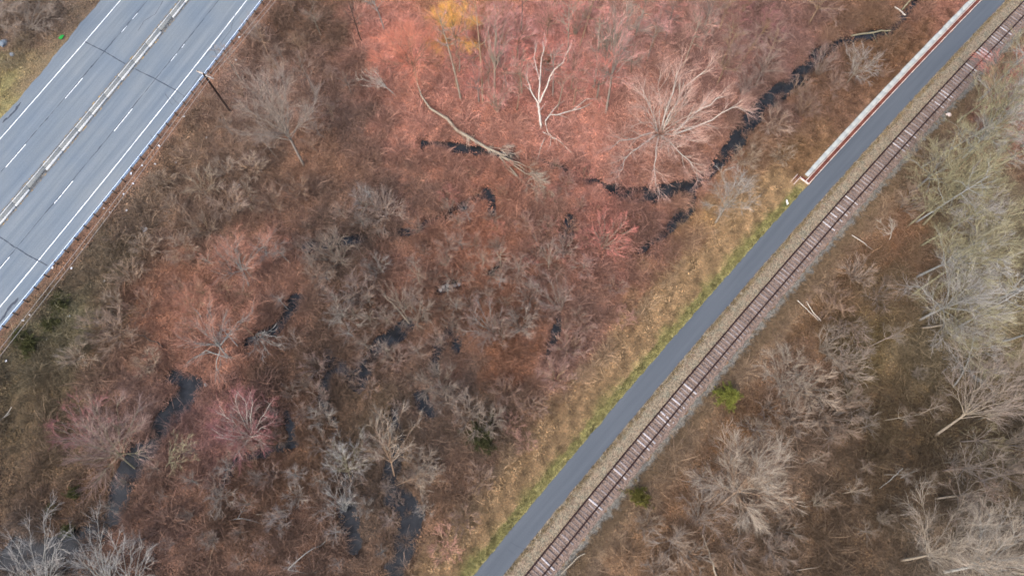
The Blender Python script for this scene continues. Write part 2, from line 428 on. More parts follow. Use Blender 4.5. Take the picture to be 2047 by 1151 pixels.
# ------------------------------------------------------------------ the ground
xs = np.r_[-900, -500, -300, -200, -150, -120, np.arange(-97, 97.01, 0.36), 120, 150, 200, 300, 500, 900]
ys = np.r_[-700, -400, -200, -100, -60, np.arange(-26, 92.01, 0.36), 110, 140, 200, 350, 600, 1000]
X, Y = np.meshgrid(xs, ys, indexing='ij'); x = X.ravel(); y = Y.ravel()
z = ground_z(x, y)
def surface_colour(x, y, jitter=True):
    c = palette(x, y)
    s, n = tsn(x, y); rs, m = rsm(x, y)
    w = 0.5 * wob(x, y, 4, 8) + 0.3 * wob(x, y, 1.5, 16) if jitter else 0
    def put(col, k):
        k = np.clip(k, 0, 1)[:, None]; return c * (1 - k) + lin(col) * k
    low = 1 - sm(56.5, 59.5, s)
    c = put((160, 134, 102), low * sm(-0.5, 0.3, n) * (1 - sm(3.6, 7.0, n + w)) * 0.9)
    c = put((132, 126, 82), low * sm(-0.6, -0.2, n) * (1 - sm(1.0, 1.9, n + 0.5 * w)))
    c = put((132, 112, 90), sm(6.4, 7.2, -n + 0.4 * w) * (1 - sm(9.0, 11.5, -n + w)) * 0.7)
    c = put((128, 98, 80), sm(-0.2, 0.5, m) * (1 - sm(1.2, 3.0, m + 0.6 * w)) * 0.8)
    return c
gc = surface_colour(x, y)
wet = np.maximum(1 - sm(-1.62, -1.40, z), (1 - sm(0.15, 1.1, stream_depth(x, y) + 0.5 * wob(x, y, 2.2, 8))) * 0.8) * sm(2.5, 4, tsn(x, y)[1]) * sm(2, 4, rsm(x, y)[1])
gc = gc * (1 - wet[:, None] * 0.75)            # black mud of the stream beds
nx, ny = len(xs), len(ys)
i, j = np.meshgrid(np.arange(nx - 1), np.arange(ny - 1), indexing='ij'); a = (i * ny + j).ravel()
mk('ground', np.c_[x, y, z], np.c_[a, a + ny, a + ny + 1, a + 1], 'litter_ground', kind='structure', smooth=True, vattr={'col': gc * 0.85})
# still water under the wetland, showing where the ground dips below it
wv = np.array([at(a, b, WATER_Z) for a, b in ((-140, 1230), (1000, 1230), (2060, -70), (700, -70), (-140, 900))])
mk('water', wv, np.array([[0, 1, 2, 3, 4]]), 'dark_water', kind='structure')

# ------------------------------------------------------------------ highway
RS0, RS1 = -35.0, 85.0
v, f, uv = ribbon(rxy, RS0, RS1, -20.6, 0.42, ROADZ, 0.8, 0.0, 1, 12)
edge = np.isclose(uv[:, 1], -20.6); s_e = uv[edge, 0]
v[edge, :2] += RN * (0.10 * np.sin(s_e * 0.31) + 0.08 * np.sin(s_e * 1.1 + 1) + 0.06 * np.sin(s_e * 2.9) + 0.8 * (s_e - 14) / 30)[:, None]
road = mk('road', v, f, 'highway_asphalt', kind='structure', uv=uv)
Z1, Z2 = ROADZ + 0.005, ROADZ + 0.010
def strip(name, s0, s1, m0, m1, z, mat, parent, jit=0.012, step=0.5, seed=0):
    v, f, uv = ribbon(rxy, s0, s1, m0, m1, z, step, jit, seed); return mk(name, v, f, mat, parent, uv=uv)
strip('edge_line', RS0, RS1, -18.20, -18.08, Z1, 'white_paint', road, seed=2)
strip('edge_line', RS0, RS1, -1.82, -1.70, Z1, 'white_paint', road, seed=3)
def road_s(px, py): 
    p = at(px, py, ROADZ); return float(rsm(p[0], p[1])[0])
LANES = {-14.55: [((273,25),(262,40)),((253,52),(242,67)),((163,155),(130,198)),((53,289),(12,337))],
         -5.33: [((368,88),(362,97)),((353,107),(340,123)),((266,218),(228,265)),((148,363),(109,411)),((20,514),(-4,545))]}
for mm, ds in LANES.items():
    for k, (a, b) in enumerate(ds):
        s0, s1 = sorted((road_s(*a), road_s(*b)))
        strip('lane_dash', s0, s1, mm - 0.02, mm + 0.08, Z2, 'worn_white_paint' if k < 2 else 'white_paint', road, 0.01, 0.25, k)
    strip('joint_seal', RS0, RS1, mm - 0.13, mm - 0.05, Z1, 'tar', road, 0.03, 0.6, int(-mm))
def seal(pts, w, seed=0, name='crack_seal'):
    q = np.array([at(a, b, Z1) for a, b in pts]); n = max(4, int(np.linalg.norm(np.diff(q, axis=0), axis=1).sum() / 0.3)); q = resample(q, n)
    r = np.random.default_rng(seed); d = np.gradient(q, axis=0); d /= np.linalg.norm(d, axis=1)[:, None]; nn = np.c_[-d[:, 1], d[:, 0], 0 * d[:, 0]]
    q = q + nn * np.cumsum(r.normal(0, 0.03, n))[:, None] * np.sin(np.linspace(0, np.pi, n))[:, None]; ww = w * r.uniform(0.5, 1.2, n)[:, None] / 2
    v = np.stack([q - nn * ww, q + nn * ww], 1).reshape(-1, 3); v[:, 2] = Z2 + 0.003
    a = np.arange(n - 1) * 2; return mk(name, v, np.c_[a, a + 2, a + 3, a + 1][:, ::-1], 'tar', road)
seal([(170,84),(208,104),(250,128)], 0.14, 1); seal([(270,138),(310,158),(352,181)], 0.14, 2); seal([(0,474),(40,499),(95,531)], 0.14, 3)
seal([(326,2),(310,30),(288,42),(276,62)], 0.06, 4); seal([(352,181),(366,190),(372,202)], 0.05, 5); seal([(425,92),(432,110),(436,118)], 0.05, 6)
seal([(330,188),(345,210)], 0.05, 7); seal([(345,195),(358,208)], 0.05, 8); seal([(400,150),(382,178),(366,196)], 0.05, 9); seal([(470,30),(462,60),(440,90)], 0.05, 10)
seal([(445,68),(430,88),(410,112)], 0.05, 11); seal([(300,270),(306,280)], 0.06, 12)
for k, q in enumerate([(29,222),(36,212),(20,232),(10,240),(5,636),(14,622),(22,610),(30,604)]):
    p0 = at(q[0], q[1], Z2); r = np.random.default_rng(k); a = np.linspace(0, 2 * np.pi, 11)[:-1]
    e = r.uniform(0.5, 1.1, 10)[:, None] * (np.c_[np.cos(a), np.sin(a)] @ np.array([[0.45, 0.8], [-0.2, 0.1]])) * 0.8
    mk('tar_patch', np.c_[p0[:2] + e, np.full(10, Z2 + 0.004 + 0.0006 * k)], np.arange(10)[None, ::-1] if np.cross(e[0], e[1]) < 0 else np.arange(10)[None], 'tar', road)
# raised concrete median with two kerb rows
med = root('median', 'raised concrete median strip with chipped kerbs between the highway carriageways', 'median', (0, 0, 0))
strip('dirt_band', RS0, RS1, -10.62, -9.10, Z1, 'dirt', med, 0.05, 0.7, 21)
strip('yellow_line', RS0, RS1, -10.66, -10.52, Z2, 'yellow_paint', med, 0.02, 0.5, 22)
strip('yellow_line', RS0, RS1, -9.18, -9.04, Z2, 'yellow_paint', med, 0.02, 0.5, 23)
def bar(fxy, s0, s1, n0, n1, z0, z1, name, mat, parent, ch=0.02):
    q = [fxy(s0, n0), fxy(s1, n0), fxy(s1, n1), fxy(s0, n1)]
    cx = np.mean(q, axis=0)
    v = [(*p, z0) for p in q] + [(*p, z1 - ch) for p in q] + [(*(p + (cx - p) / np.linalg.norm(cx - p) * ch * 1.4), z1) for p in q]
    f = [(0,1,5,4),(1,2,6,5),(2,3,7,6),(3,0,4,7),(4,5,9,8),(5,6,10,9),(6,7,11,10),(7,4,8,11),(8,9,10,11)]
    e0, e1 = q[1] - q[0], q[3] - q[0]; f = np.array(f)
    if e0[0] * e1[1] - e0[1] * e1[0] < 0: f = f[:, ::-1]
    return mk(name, np.array(v), f, mat, parent)
r = np.random.default_rng(5); s = -14.0
while s < 66:
    L = r.uniform(2.6, 3.4)
    bar(rxy, s, s + L - 0.03, -10.30 + r.normal(0, .012), -10.17, ROADZ - 0.05, ROADZ + 0.14 + r.normal(0, .008), 'kerb', 'kerb_concrete', med)
    if r.random() > 0.10: bar(rxy, s + 0.3, s + L + 0.25, -9.60, -9.34 + r.normal(0, .02), ROADZ - 0.05, ROADZ + 0.13 + r.normal(0, .008), 'kerb', 'kerb_concrete', med)
    bar(rxy, s + 0.1, s + L + 0.07, -10.155, -9.585, ROADZ - 0.05, ROADZ + 0.10 + r.normal(0, .01), 'fill_slab', 'median_fill', med, 0.01)
    s += L
# guardrail
gr = root('guardrail', 'long galvanised steel guardrail along the edge of the highway', 'guardrail', (0, 0, 0))
GM = 0.66
prof = [(0.02, 0.53), (-0.06, 0.57), (-0.06, 0.62), (0.01, 0.67), (-0.06, 0.72), (-0.06, 0.77), (0.02, 0.82)]
prof = prof + [(a + 0.05, b) for a, b in prof[::-1]]
for k in range(20):
    s0 = -14 + 3.81 * k; ss = np.linspace(s0, s0 + 3.83, 4); n = len(prof)
    v = np.concatenate([np.c_[rxy(ss, np.full(4, a + GM)), np.full(4, ROADZ + b)] for a, b in prof]).reshape(n, 4, 3)
    i, j = np.meshgrid(np.arange(n), np.arange(3), indexing='ij'); a = (i * 4 + j).ravel(); b2 = (((i + 1) % n) * 4 + j).ravel()
    mk('beam', v.reshape(-1, 3), np.c_[a, a + 1, b2 + 1, b2], 'galvanised', gr)
    for q in (0, 1.905):
        c = rxy(s0 + q, GM + 0.24); h = float(height(c[0], c[1]))
        pv, pf = box(0.15, 0.15, 1.1, (0, 0, 0)); po = mk('post', pv, pf, 'post_wood', gr); po.location = (c[0], c[1], ROADZ + 0.18); po.rotation_euler = (0, 0, 0.5)
        c = rxy(s0 + q, GM + 0.115); bv, bf = box(0.10, 0.10, 0.3); bo = mk('block', bv, bf, 'post_wood', gr); bo.location = (c[0], c[1], ROADZ + 0.66); bo.rotation_euler = (0, 0, 0.5)

# ------------------------------------------------------------------ trail, verges, railway
TS0, TS1 = -30.0, 135.0
v, f, uv = ribbon(txy, TS0, TS1, -2.46, 0.02, 0.0, 0.5, 0.035, 31, 6); trail = mk('trail', v, f, 'trail_asphalt', kind='structure', uv=uv)
v, f, uv = ribbon(txy, TS0, TS1, -4.24, -2.44, -0.012, 0.5, 0.03, 32, 7); v[:, 2] += 0.135 * sm(2.7, 3.4, -uv[:, 1]) + 0.012 * wob(v[:, 0], v[:, 1], .9, 8) * sm(2.6, 3, -uv[:, 1]); mk('gravel_verge', v, f, 'verge_gravel', kind='structure', uv=uv)
v, f, uv = ribbon(txy, TS0, TS1, -6.75, -4.05, 0.03, 0.4, 0.06, 33, 8)
v[:, 2] += 0.02 * wob(v[:, 0], v[:, 1], 0.8, 8); mk('ballast', v, f, 'ballast_stone', kind='structure', uv=uv, smooth=True)
v, f, uv = ribbon(txy, TS0, TS1, -7.95, -6.65, -0.004, 0.4, 0.14, 34, 4); mk('gravel_shoulder', v, f, 'shoulder_stone', kind='structure', uv=uv)
track = root('railway_track', 'rusty single railway track on weathered grey sleepers beside the paved trail', 'railway', (0, 0, 0))
RL, RR = -4.36, -5.80; CTR = (RL + RR) / 2
railp = [(-0.085, 0.0), (0.085, 0.0), (0.085, 0.015), (0.012, 0.04), (0.012, 0.11), (0.052, 0.12), (0.052, 0.155), (-0.052, 0.155), (-0.052, 0.12), (-0.012, 0.11), (-0.012, 0.04), (-0.085, 0.015)]
for lat in (RL, RR):
    ss = np.arange(TS0, TS1, 1.0); K = len(ss); n = len(railp)
    v = np.stack([np.c_[txy(ss, np.full(K, lat + a)), np.full(K, 0.11 + b)] for a, b in railp], 0)
    i, j = np.meshgrid(np.arange(n), np.arange(K - 1), indexing='ij'); a = (i * K + j).ravel(); b2 = (((i + 1) % n) * K + j).ravel()
    mk('rail', v.reshape(-1, 3), np.c_[a, b2, b2 + 1, a + 1], 'rail_steel', track)
tv, tf = box(2.55, 0.205, 0.17)
tie0 = mk('sleeper', tv, tf, 'tie_wood', link=False)
ang = math.atan2(TN[1], TN[0]); r = np.random.default_rng(11)
s = -12.0; k = 0
while s < 118:
    o = tie0.copy(); COL.objects.link(o); o.parent = track
    c = txy(s, CTR + r.normal(0, 0.05)); sl = -2 * 0.90 * (s - 47) / 2500
    o.location = (c[0], c[1], -0.012 + r.uniform(-0.03, 0.014)); o.rotation_euler = (r.normal(0, .006), r.normal(0, .012), ang + sl + r.normal(0, 0.02))
    o.scale = (r.uniform(0.97, 1.04), r.uniform(0.85, 1.08), 1)
    u = r.random()
    o.color = A(222, 214, 212) if u > 0.84 else A(176, 162, 156) if u > 0.42 else A(150, 134, 126)
    s += 0.555 + r.normal(0, 0.025); k += 1

_road, road = road, trail
_Z = (Z1, Z2); Z1 = Z2 = 0.003
seal([(1020,1083),(1038,1092),(1056,1098)], 0.05, 41); seal([(1014,1096),(1030,1108)], 0.03, 42); seal([(1818,196),(1822,204)], 0.12, 43); seal([(1420,640),(1432,650)], 0.02, 44)
road = _road; Z1, Z2 = _Z
# ------------------------------------------------------------------ retaining wall and timber-framed kerb beside the trail
wall = root('retaining_wall', 'pale concrete block retaining wall with flat coping beside the trail', 'wall', (0, 0, 0))
WS0, WS1 = 59.3, 100.2
bar(txy, WS0 + .05, WS1 - .05, 0.78, 1.30, -2.2, 0.02, 'wall_body', 'wall_concrete', wall)
s = WS0; r = np.random.default_rng(3)
while s < WS1:
    bar(txy, s, s + 1.48, 0.74 + r.normal(0, .006), 1.34 + r.normal(0, .014), 0.022, 0.13 + r.normal(0, .005), 'coping_block', 'wall_concrete', wall, 0.012); s += 1.5
kerb = root('timber_kerb', 'rust brown board strip framed by pale timber rails between trail and wall', 'edging', (0, 0, 0))
def framed(s0, s1, n0, n1, along=True, L=2.4):
    if along:
        s = s0
        while s < s1 - 0.01:
            e = min(s + L, s1)
            bar(txy, s + .01, e - .01, n0 + 0.095, n1 - 0.095, -0.1, 0.14, 'board', 'weathered_board', kerb, 0.008); 
            bar(txy, s, e - .008, n0, n0 + 0.09, -0.1, 0.2, 'rail', 'pale_timber', kerb, 0.008); bar(txy, s, e - .008, n1 - 0.09, n1, -0.1, 0.2, 'rail', 'pale_timber', kerb, 0.008); s = e
    else:
        bar(txy, s0 + .075, s1 - .075, n0, n1, -0.6, 0.12, 'board', 'weathered_board', kerb, 0.008)
        bar(txy, s0, s0 + .07, n0, n1, -0.6, 0.24, 'rail', 'pale_timber', kerb, 0.008)
framed(58.5, 100.2, 0.04, 0.66)
bar(txy, 58.40, 58.49, 0.03, 0.67, -0.1, 0.25, 'rail', 'pale_timber', kerb, 0.008); bar(txy, 100.21, 100.30, 0.03, 0.67, -0.1, 0.25, 'rail', 'pale_timber', kerb, 0.008)
framed(58.40, 58.95, 0.68, 1.42, False); framed(57.0, 58.6, 1.45, 2.05)
# trail marker
p = P(1566, 413); sg = root('trail_sign', 'small white trail sign on a thin green post at the grass edge', 'sign', p, math.atan2(TD[1], TD[0]) + 0.9)
tube_obj('post', [(0, 0, -0.3), (0, 0, 1.35)], [0.03, 0.03], 'green_post', sg, 8)
bv, bf = box(0.62, 0.04, 0.42, (0, 0.045, 1.35)); mk('panel', bv, bf, 'sign_white', sg)

# ------------------------------------------------------------------ utility pole and wires
top = at(409, 151, ROADZ + 7.4)
pole = root('utility_pole', 'dark wooden utility pole with pale crossarm behind the guardrail', 'pole', (top[0], top[1], float(height(top[0], top[1]))))
ph = top[2] - pole.location[2]
tube_obj('pole_shaft', [(0, 0, -0.4), (0, 0, ph + 0.35)], [0.17, 0.12], 'pole_wood', pole, 10)
e0, e1 = at(394, 142, top[2]) - top, at(427, 158, top[2]) - top
ax = (e1 - e0)[:2] / np.linalg.norm((e1 - e0)[:2]); al = float(np.linalg.norm((e1 - e0)[:2]))
av, af = box(al, 0.2, 0.16); arm = mk('crossarm', av, af, 'arm_wood', pole)
arm.location = ((e0 + e1)[0] / 2, (e0 + e1)[1] / 2, ph); arm.rotation_euler = (0, 0, math.atan2(ax[1], ax[0]))
offs = [al * 0.42, al * 0.20, -al * 0.44]
for q in offs:
    ins = tube_obj('insulator', [(q, 0, 0.07), (q, 0, 0.13), (q, 0, 0.2), (q, 0, 0.26)], [0.02, 0.05, 0.06, 0.03], 'porcelain', arm, 8)
wl = ['utility wire on the outer end of the crossarm', 'utility wire carried between pole shaft and outer crossarm end', 'utility wire on the crossarm end over the highway']
for q, lb in list(zip(offs, wl))[:2]:
    c = np.array([top[0] + (e0 + e1)[0] / 2 + ax[0] * q, top[1] + (e0 + e1)[1] / 2 + ax[1] * q, top[2] + 0.28])
    pts = []
    for tt in np.linspace(-46, 80, 60):
        sp_ = 46 if tt < 0 else 80; k = abs(tt) / sp_
        pts.append((c[0] + RD[0] * tt, c[1] + RD[1] * tt, c[2] - 4 * (0.7 if tt < 0 else 1.2) * k * (1 - k)))
    tag(tube_obj('utility_wire', pts, [0.028], 'wire_metal', None, 4), lb, 'wire')

# ------------------------------------------------------------------ growing branches
def child(Pp, Rp, count, t0, L, ang, up, K, wander, curl, r_end, g, rk=0.62, t1=1.0):
    """grow `count` branches from every parent polyline Pp (N,K,3)"""
    N, Kp, _ = Pp.shape; idx = np.repeat(np.arange(N), count); n = len(idx)
    t = t0 + (t1 - t0) * g.random(n); q = t * (Kp - 1); i0 = np.minimum(q.astype(int), Kp - 2); fr = (q - i0)[:, None]
    p = Pp[idx, i0] * (1 - fr) + Pp[idx, i0 + 1] * fr
    T = Pp[idx, i0 + 1] - Pp[idx, i0]; T /= np.linalg.norm(T, axis=1)[:, None] + 1e-9
    rr = Rp[idx, i0] * (1 - fr[:, 0]) + Rp[idx, i0 + 1] * fr[:, 0]
    pr = g.normal(size=(n, 3)); pr -= T * (pr * T).sum(1)[:, None]; pr /= np.linalg.norm(pr, axis=1)[:, None] + 1e-9
    a = np.radians(ang) * g.uniform(0.6, 1.35, n)[:, None]
    d = T * np.cos(a) + pr * np.sin(a); d[:, 2] += up; d /= np.linalg.norm(d, axis=1)[:, None]
    ln = L * g.uniform(0.55, 1.25, n) * (1.15 - 0.45 * t)
    out = np.zeros((n, K, 3)); out[:, 0] = p
    for k in range(1, K):
        out[:, k] = out[:, k - 1] + d * (ln / (K - 1))[:, None]
        d = d + g.normal(0, wander, (n, 3)); d[:, 2] += curl; d /= np.linalg.norm(d, axis=1)[:, None]
    r0 = np.maximum(rr * rk, r_end * 1.3)
    R = r0[:, None] + (r_end - r0)[:, None] * np.linspace(0, 1, K)[None] ** 0.8
    return out, R
def bezier(a, b, c, K):
    t = np.linspace(0, 1, K)[:, None]; return (1 - t) ** 2 * a + 2 * t * (1 - t) * b + t * t * c
TRI = [0]
def mesh_of(groups, name, mat, parent, colour, g, twig=False, link=True):
    vs, fs, va, ti, o = [], [], [], [], 0
    for Pt, R, sides, lo, hi in groups:
        v, f, tt, bid = tubes(Pt, R, sides)
        vs.append(v); fs.append(f + o); o += len(v); va.append(g.random(len(Pt))[bid]); ti.append(lo + (hi - lo) * tt); TRI[0] += 2 * len(f)
    ob = mk(name, np.concatenate(vs), np.concatenate(fs), mat, parent, smooth=True, link=link,
            vattr={'var': np.concatenate(va), 'tip': np.concatenate(ti)} if twig else None)
    ob.color = colour; return ob

BARK = {'grey': A(158,144,130,.62), 'pale': A(188,172,150,.5), 'white': A(225,214,198,.62), 'dark': A(84,70,62,.62), 'olive': A(166,156,126,.52), 'tan': A(176,146,118,.62), 'silver': A(186,182,172,.5)}
TWIG = {'terracotta': A(180,122,100,.9), 'blush': A(206,164,146,.9), 'red': A(206,124,110,.9), 'orange': A(208,126,100,.9), 'pink': A(206,144,134,.9), 'rose': A(168,104,104,.8), 'mauve': A(158,128,118,.8), 'grey': A(155,138,125,.8), 'brown': A(136,109,93,.8),
        'olive': A(164,156,118,.85), 'gold': A(228,172,84,1.0), 'pale': A(183,168,149,.8), 'silver': A(171,166,159,.8), 'rust': A(159,98,69,.8)}

def grow(skel, g, n2, n3, n4, L2, L3, L4, up=0.07, curl=0.035, wander=0.075, t0=0.22, tw=0.0095, droop=0.0):
    """skel: list of (K,3) limb arrays with radii -> limb group, twig groups"""
    K = 8
    Pp = np.stack([resample(p, K) for p, _ in skel]); Rp = np.stack([np.interp(np.linspace(0, 1, K), np.linspace(0, 1, len(q)), q) for _, q in skel])
    j = g.normal(0, 1, Pp.shape) * 0.02 * np.linalg.norm(Pp[:, -1] - Pp[:, 0], axis=1)[:, None, None]; j[:, 0] = 0
    Pp = Pp + j * np.linspace(0, 1, K)[None, :, None]
    out_l = [(Pp, Rp, 5, 0, 0)]; tw_g = []
    if n2:
        P2, R2 = child(Pp, Rp, n2, t0, L2, 32, up, 5, wander, curl, tw * 1.6, g); out_l.append((P2, R2, 4, 0, 0.2))
        tips, tr = child(Pp, Rp, max(2, n4), 0.85, L3, 28, up, 4, wander, curl, tw, g)
        if n3:
            P3, R3 = child(P2, R2, n3, 0.15, L3, 30, up * 0.8, 4, wander, curl - droop, tw, g)
            P3 = np.concatenate([P3, tips]); R3 = np.concatenate([R3, tr]); tw_g.append((P3, R3, 3, 0.15, 0.6))
            if n4:
                P4, R4 = child(P3, R3, n4, 0.1, L4, 27, up * 0.7, 3, wander, curl - droop, tw * 0.5, g); tw_g.append((P4, np.minimum(R4, tw), 3, 0.45, 1.0))
    return out_l, tw_g

def build_tree(rt, base, cen, Rc, h, form, dens, g, bark, twig, link=True, extra=None):
    """crown centre `cen` relative to the base; all in the root's local space"""
    skel, trunk = [], []
    cen = np.asarray(cen, float)
    sc_ = Rc / 3.0
    if form == 'vase':
        n = int(8 + 3 * sc_); r0 = 0.055 * h ** 0.5 * 0.42
        for k in range(n):
            a = 2 * np.pi * (k + g.uniform(-.35, .35)) / n; rad = Rc * g.uniform(0.45, 0.95)
            e = cen + np.array([math.cos(a) * rad, math.sin(a) * rad, (g.uniform(0, .25) * (1.2 - rad / Rc) - .22 * (rad / Rc) ** 2) * h])
            b0 = np.array([math.cos(a) * .12, math.sin(a) * .12, -0.15]); skel.append((bezier(b0, np.array([e[0] * .38, e[1] * .38, e[2] * .6]), e, 8), [r0, r0 * .55, 0.015]))
    elif form == 'tall':
        top = np.array([cen[0] * 1.15, cen[1] * 1.15, h]); r0 = 0.0105 * h
        tp = bezier(np.array([0, 0, -0.2]), np.array([cen[0] * .35 + g.normal(0, .2), cen[1] * .35 + g.normal(0, .2), h * .5]), top, 8); trunk.append((tp, [r0, r0 * .7, 0.02]))
        n = int(9 + 4 * sc_)
        for k in range(n):
            t = g.uniform(0.42, 0.95); s0 = tp[0] + (np.array([np.interp(t, np.linspace(0, 1, 8), tp[:, i]) for i in range(3)]) - tp[0])
            a = k * 2.4 + g.uniform(-.4, .4); rad = Rc * g.uniform(.55, 1.0) * (1.25 - t * .6); e = s0 + np.array([math.cos(a) * rad, math.sin(a) * rad, rad * g.uniform(.5, 1.0)])
            rr = r0 * (1 - t) * .55 + .022; skel.append((bezier(s0, s0 + (e - s0) * np.array([.6, .6, .3]), e, 6), [rr, rr * .6, .012]))
    else:  # spread
        f = g.uniform(.36, .48); fork = np.array([cen[0] * f, cen[1] * f, h * f]); r0 = 0.0125 * h
        tp = bezier(np.array([0, 0, -0.2]), fork * .5 + g.normal(0, .08, 3), fork, 7); trunk.append((tp, [r0, r0 * .85, r0 * .6]))
        n = int(9 + 3 * sc_)
        for k in range(n):
            a = 2 * np.pi * (k + g.uniform(-.3, .3)) / n; rad = Rc * (g.uniform(0.6, 0.95) if k % 3 else g.uniform(.1, .5))
            e = cen + np.array([math.cos(a) * rad, math.sin(a) * rad, (h - cen[2]) * (1 - (rad / Rc) ** 2) * g.uniform(.6, 1) - .26 * h * (rad / Rc) ** 2])
            s0 = tp[-1] * g.uniform(.78, 1.0); rr = r0 * .42
            skel.append((bezier(s0, s0 + (e - s0) * np.array([.5, .5, .72]), e, 8), [rr, rr * .55, .014]))
    for poly, rad in (extra or []): skel.append((np.asarray(poly, float), rad))
    nn = max(1, len(skel))
    k = (dens * Rc * Rc * 40 / nn) ** (1 / 3.0)
    n2 = int(max(3, round(k * 1.35))); n3 = int(max(2, round(k * 1.05))); n4 = int(max(2, round(k * .95)))
    limbs, tw = grow(skel, g, n2, n3, n4, 0.46 * Rc, 0.27 * Rc + .2, 0.17 * Rc + .25)
    if trunk:
        K = 8; limbs = [(np.stack([resample(p, K) for p, _ in trunk]), np.stack([np.interp(np.linspace(0, 1, K), np.linspace(0, 1, len(q)), q) for _, q in trunk]), 7, 0, 0)] + limbs
    a = mesh_of(limbs, 'trunk', 'bark', rt, bark, g, link=link)
    b = mesh_of(tw, 'crown', 'twig', rt, twig, g, True, link=link)
    return a, b

def flat(px, py): 
    p = at(px, py, -1.0); return np.hypot(p[0], p[1])
def tree(label, base, cen, Rc, form='spread', twig='grey', bark='grey', h=None, dens=1.0, seed=0, group=None, name='bare_tree', extra=None):
    g = np.random.default_rng(1000 + seed + int(base[0]) * 7 + int(base[1]))
    b = P(*base)
    if h is None:
        fb, fc = flat(*base), flat(*cen); hc = (H + 1) * (1 - fb / fc) if fc > fb + .3 else 3.0
        h = float(np.clip(hc / 0.70, 3.0, 15.0))
    c = at(cen[0], cen[1], b[2] + 0.70 * h) - b
    rt = root(name, label, 'tree', b, 0, group)
    ex = None
    if extra: ex = [([at(a1, b1, b[2] + z1) - b for a1, b1, z1 in pl], rad) for pl, rad in extra]
    build_tree(rt, b, c, Rc, h, form, dens, g, BARK[bark], TWIG[twig], True, ex)
    return rt

# --- trees one can tell apart, by photo place of base and crown centre
tree('orange-red budding maple with broad crown beside the upper end of fallen trunk', (836,168), (815,100), 4.9, 'spread', 'orange', 'tan', dens=2.6)
tree('broad grey bare tree with fine upswept crown near the utility pole', (608,332), (545,205), 5.6, 'spread', 'grey', 'grey', dens=1.4)
tree('golden yellow twigged willow tree in the red maple stand', (914,118), (905,42), 3.6, 'spread', 'gold', 'olive', dens=3.6)
tree('thin pale curved sapling beside the golden twigged tree', (922,202), (885,75), 1.6, 'tall', 'pink', 'pale', dens=.8)
tree('tall straight pale trunk standing beside twin stemmed tree in red stand', (965,206), (950,30), 3.2, 'tall', 'pink', 'tan')
tree('twin stemmed pale tree with forked trunk in the red stand', (988,212), (992,60), 3.0, 'spread', 'pink', 'pale')
tree('leaning dead tree with bleached branches beside the orange-red maple', (793,192), (735,155), 1.9, 'spread', 'pale', 'white', dens=.35, h=5)
tree('pale tree with thick trunk and grey fan crown in red stand', (1204,166), (1245,55), 4.2, 'spread', 'grey', 'pale', dens=1.3)
tree('dark footed grey tree with one long sideways limb in red stand', (1211,226), (1228,95), 3.6, 'spread', 'pink', 'grey')
tree('slim leaning pole-like sapling beside the thick pale trunk', (1187,176), (1192,80), 1.3, 'tall', 'pink', 'pale', dens=.7)
tree('large many stemmed pale tree with wide wheel of branches above the stream', (1318,268), (1335,215), 6.6, 'vase', 'blush', 'white', h=9, dens=1.9,
     extra=[([(1318,268,0),(1345,180,4),(1358,125,8)],[0.163,0.104,0.026]), ([(1318,268,0),(1370,170,4),(1420,130,8)],[0.150,0.104,0.026]), ([(1345,268,.5),(1390,225,3),(1450,190,6)],[0.175,0.117,0.026]),
            ([(1345,270,.5),(1420,242,3),(1482,212,5)],[0.150,0.091,0.026]), ([(1318,268,0),(1310,300,3),(1309,368,5)],[0.125,0.078,0.019]), ([(1315,268,0),(1270,300,3),(1225,350,5)],[0.125,0.078,0.019]),
            ([(1315,262,0),(1250,280,3),(1215,300,5)],[0.125,0.078,0.019]), ([(1330,275,0),(1365,310,3),(1395,350,4)],[0.125,0.078,0.019])])
tree('pale leaning tree with airy fan crown at the tan grass edge', (1430,446), (1462,382), 3.6, 'spread', 'silver', 'pale', dens=1.1)
tree('small round pale tree with rosy twig tips in the orange brush', (1204,494), (1226,462), 2.9, 'vase', 'red', 'pale', h=4.2, dens=1.6)
tree('orange twigged tree with pale fork among brush below the grey crown', (497,572), (482,505), 4.2, 'spread', 'terracotta', 'silver', dens=1.2)
tree('orange crowned tree with bleached spreading limbs over the dark ditch', (455,715), (425,655), 4.4, 'spread', 'terracotta', 'silver', dens=1.0,
     extra=[([(455,715,2),(410,700,3),(365,735,2.5)],[.09,.06,.02]), ([(440,700,3),(430,730,2.5),(435,745,2)],[.08,.05,.02]), ([(440,690,3),(480,640,5),(510,615,6)],[.09,.05,.02])])
tree('bleached branch crown rising over a dark pool beside orange crown', (512,668), (535,685), 2.0, 'vase', 'silver', 'silver', h=3.2, dens=.5)
tree('orange red tree with dense fine twigs against the brown thicket', (400,640), (385,610), 3.0, 'spread', 'terracotta', 'tan', h=5, dens=1.4)
tree('small rust orange tree beside bleached limbs near the brown thicket', (540,520), (530,495), 2.8, 'spread', 'terracotta', 'silver', h=5, dens=1.2)
tree('spreading tree with pink rim and yellowish limbs over the widest ditch', (268,935), (222,875), 5.4, 'spread', 'mauve', 'olive', h=8.5, dens=1.2)
tree('pink tinged feathery tree between the widest ditch and brown thicket', (180,880), (150,845), 3.4, 'vase', 'rose', 'grey', h=6, dens=1.2)
tree('small yellowish tree with few crooked limbs beside the widest ditch', (328,938), (368,900), 2.4, 'spread', 'olive', 'olive', h=4.5, dens=.5)
tree('rose budding maple with white radiating limbs beside the widest ditch', (502,872), (484,845), 4.2, 'vase', 'rose', 'white', h=6, dens=1.5)
tree('grey bare tree with white stems standing in the corner pool', (95,1185), (70,1105), 4.6, 'vase', 'silver', 'silver', h=8, dens=.7)
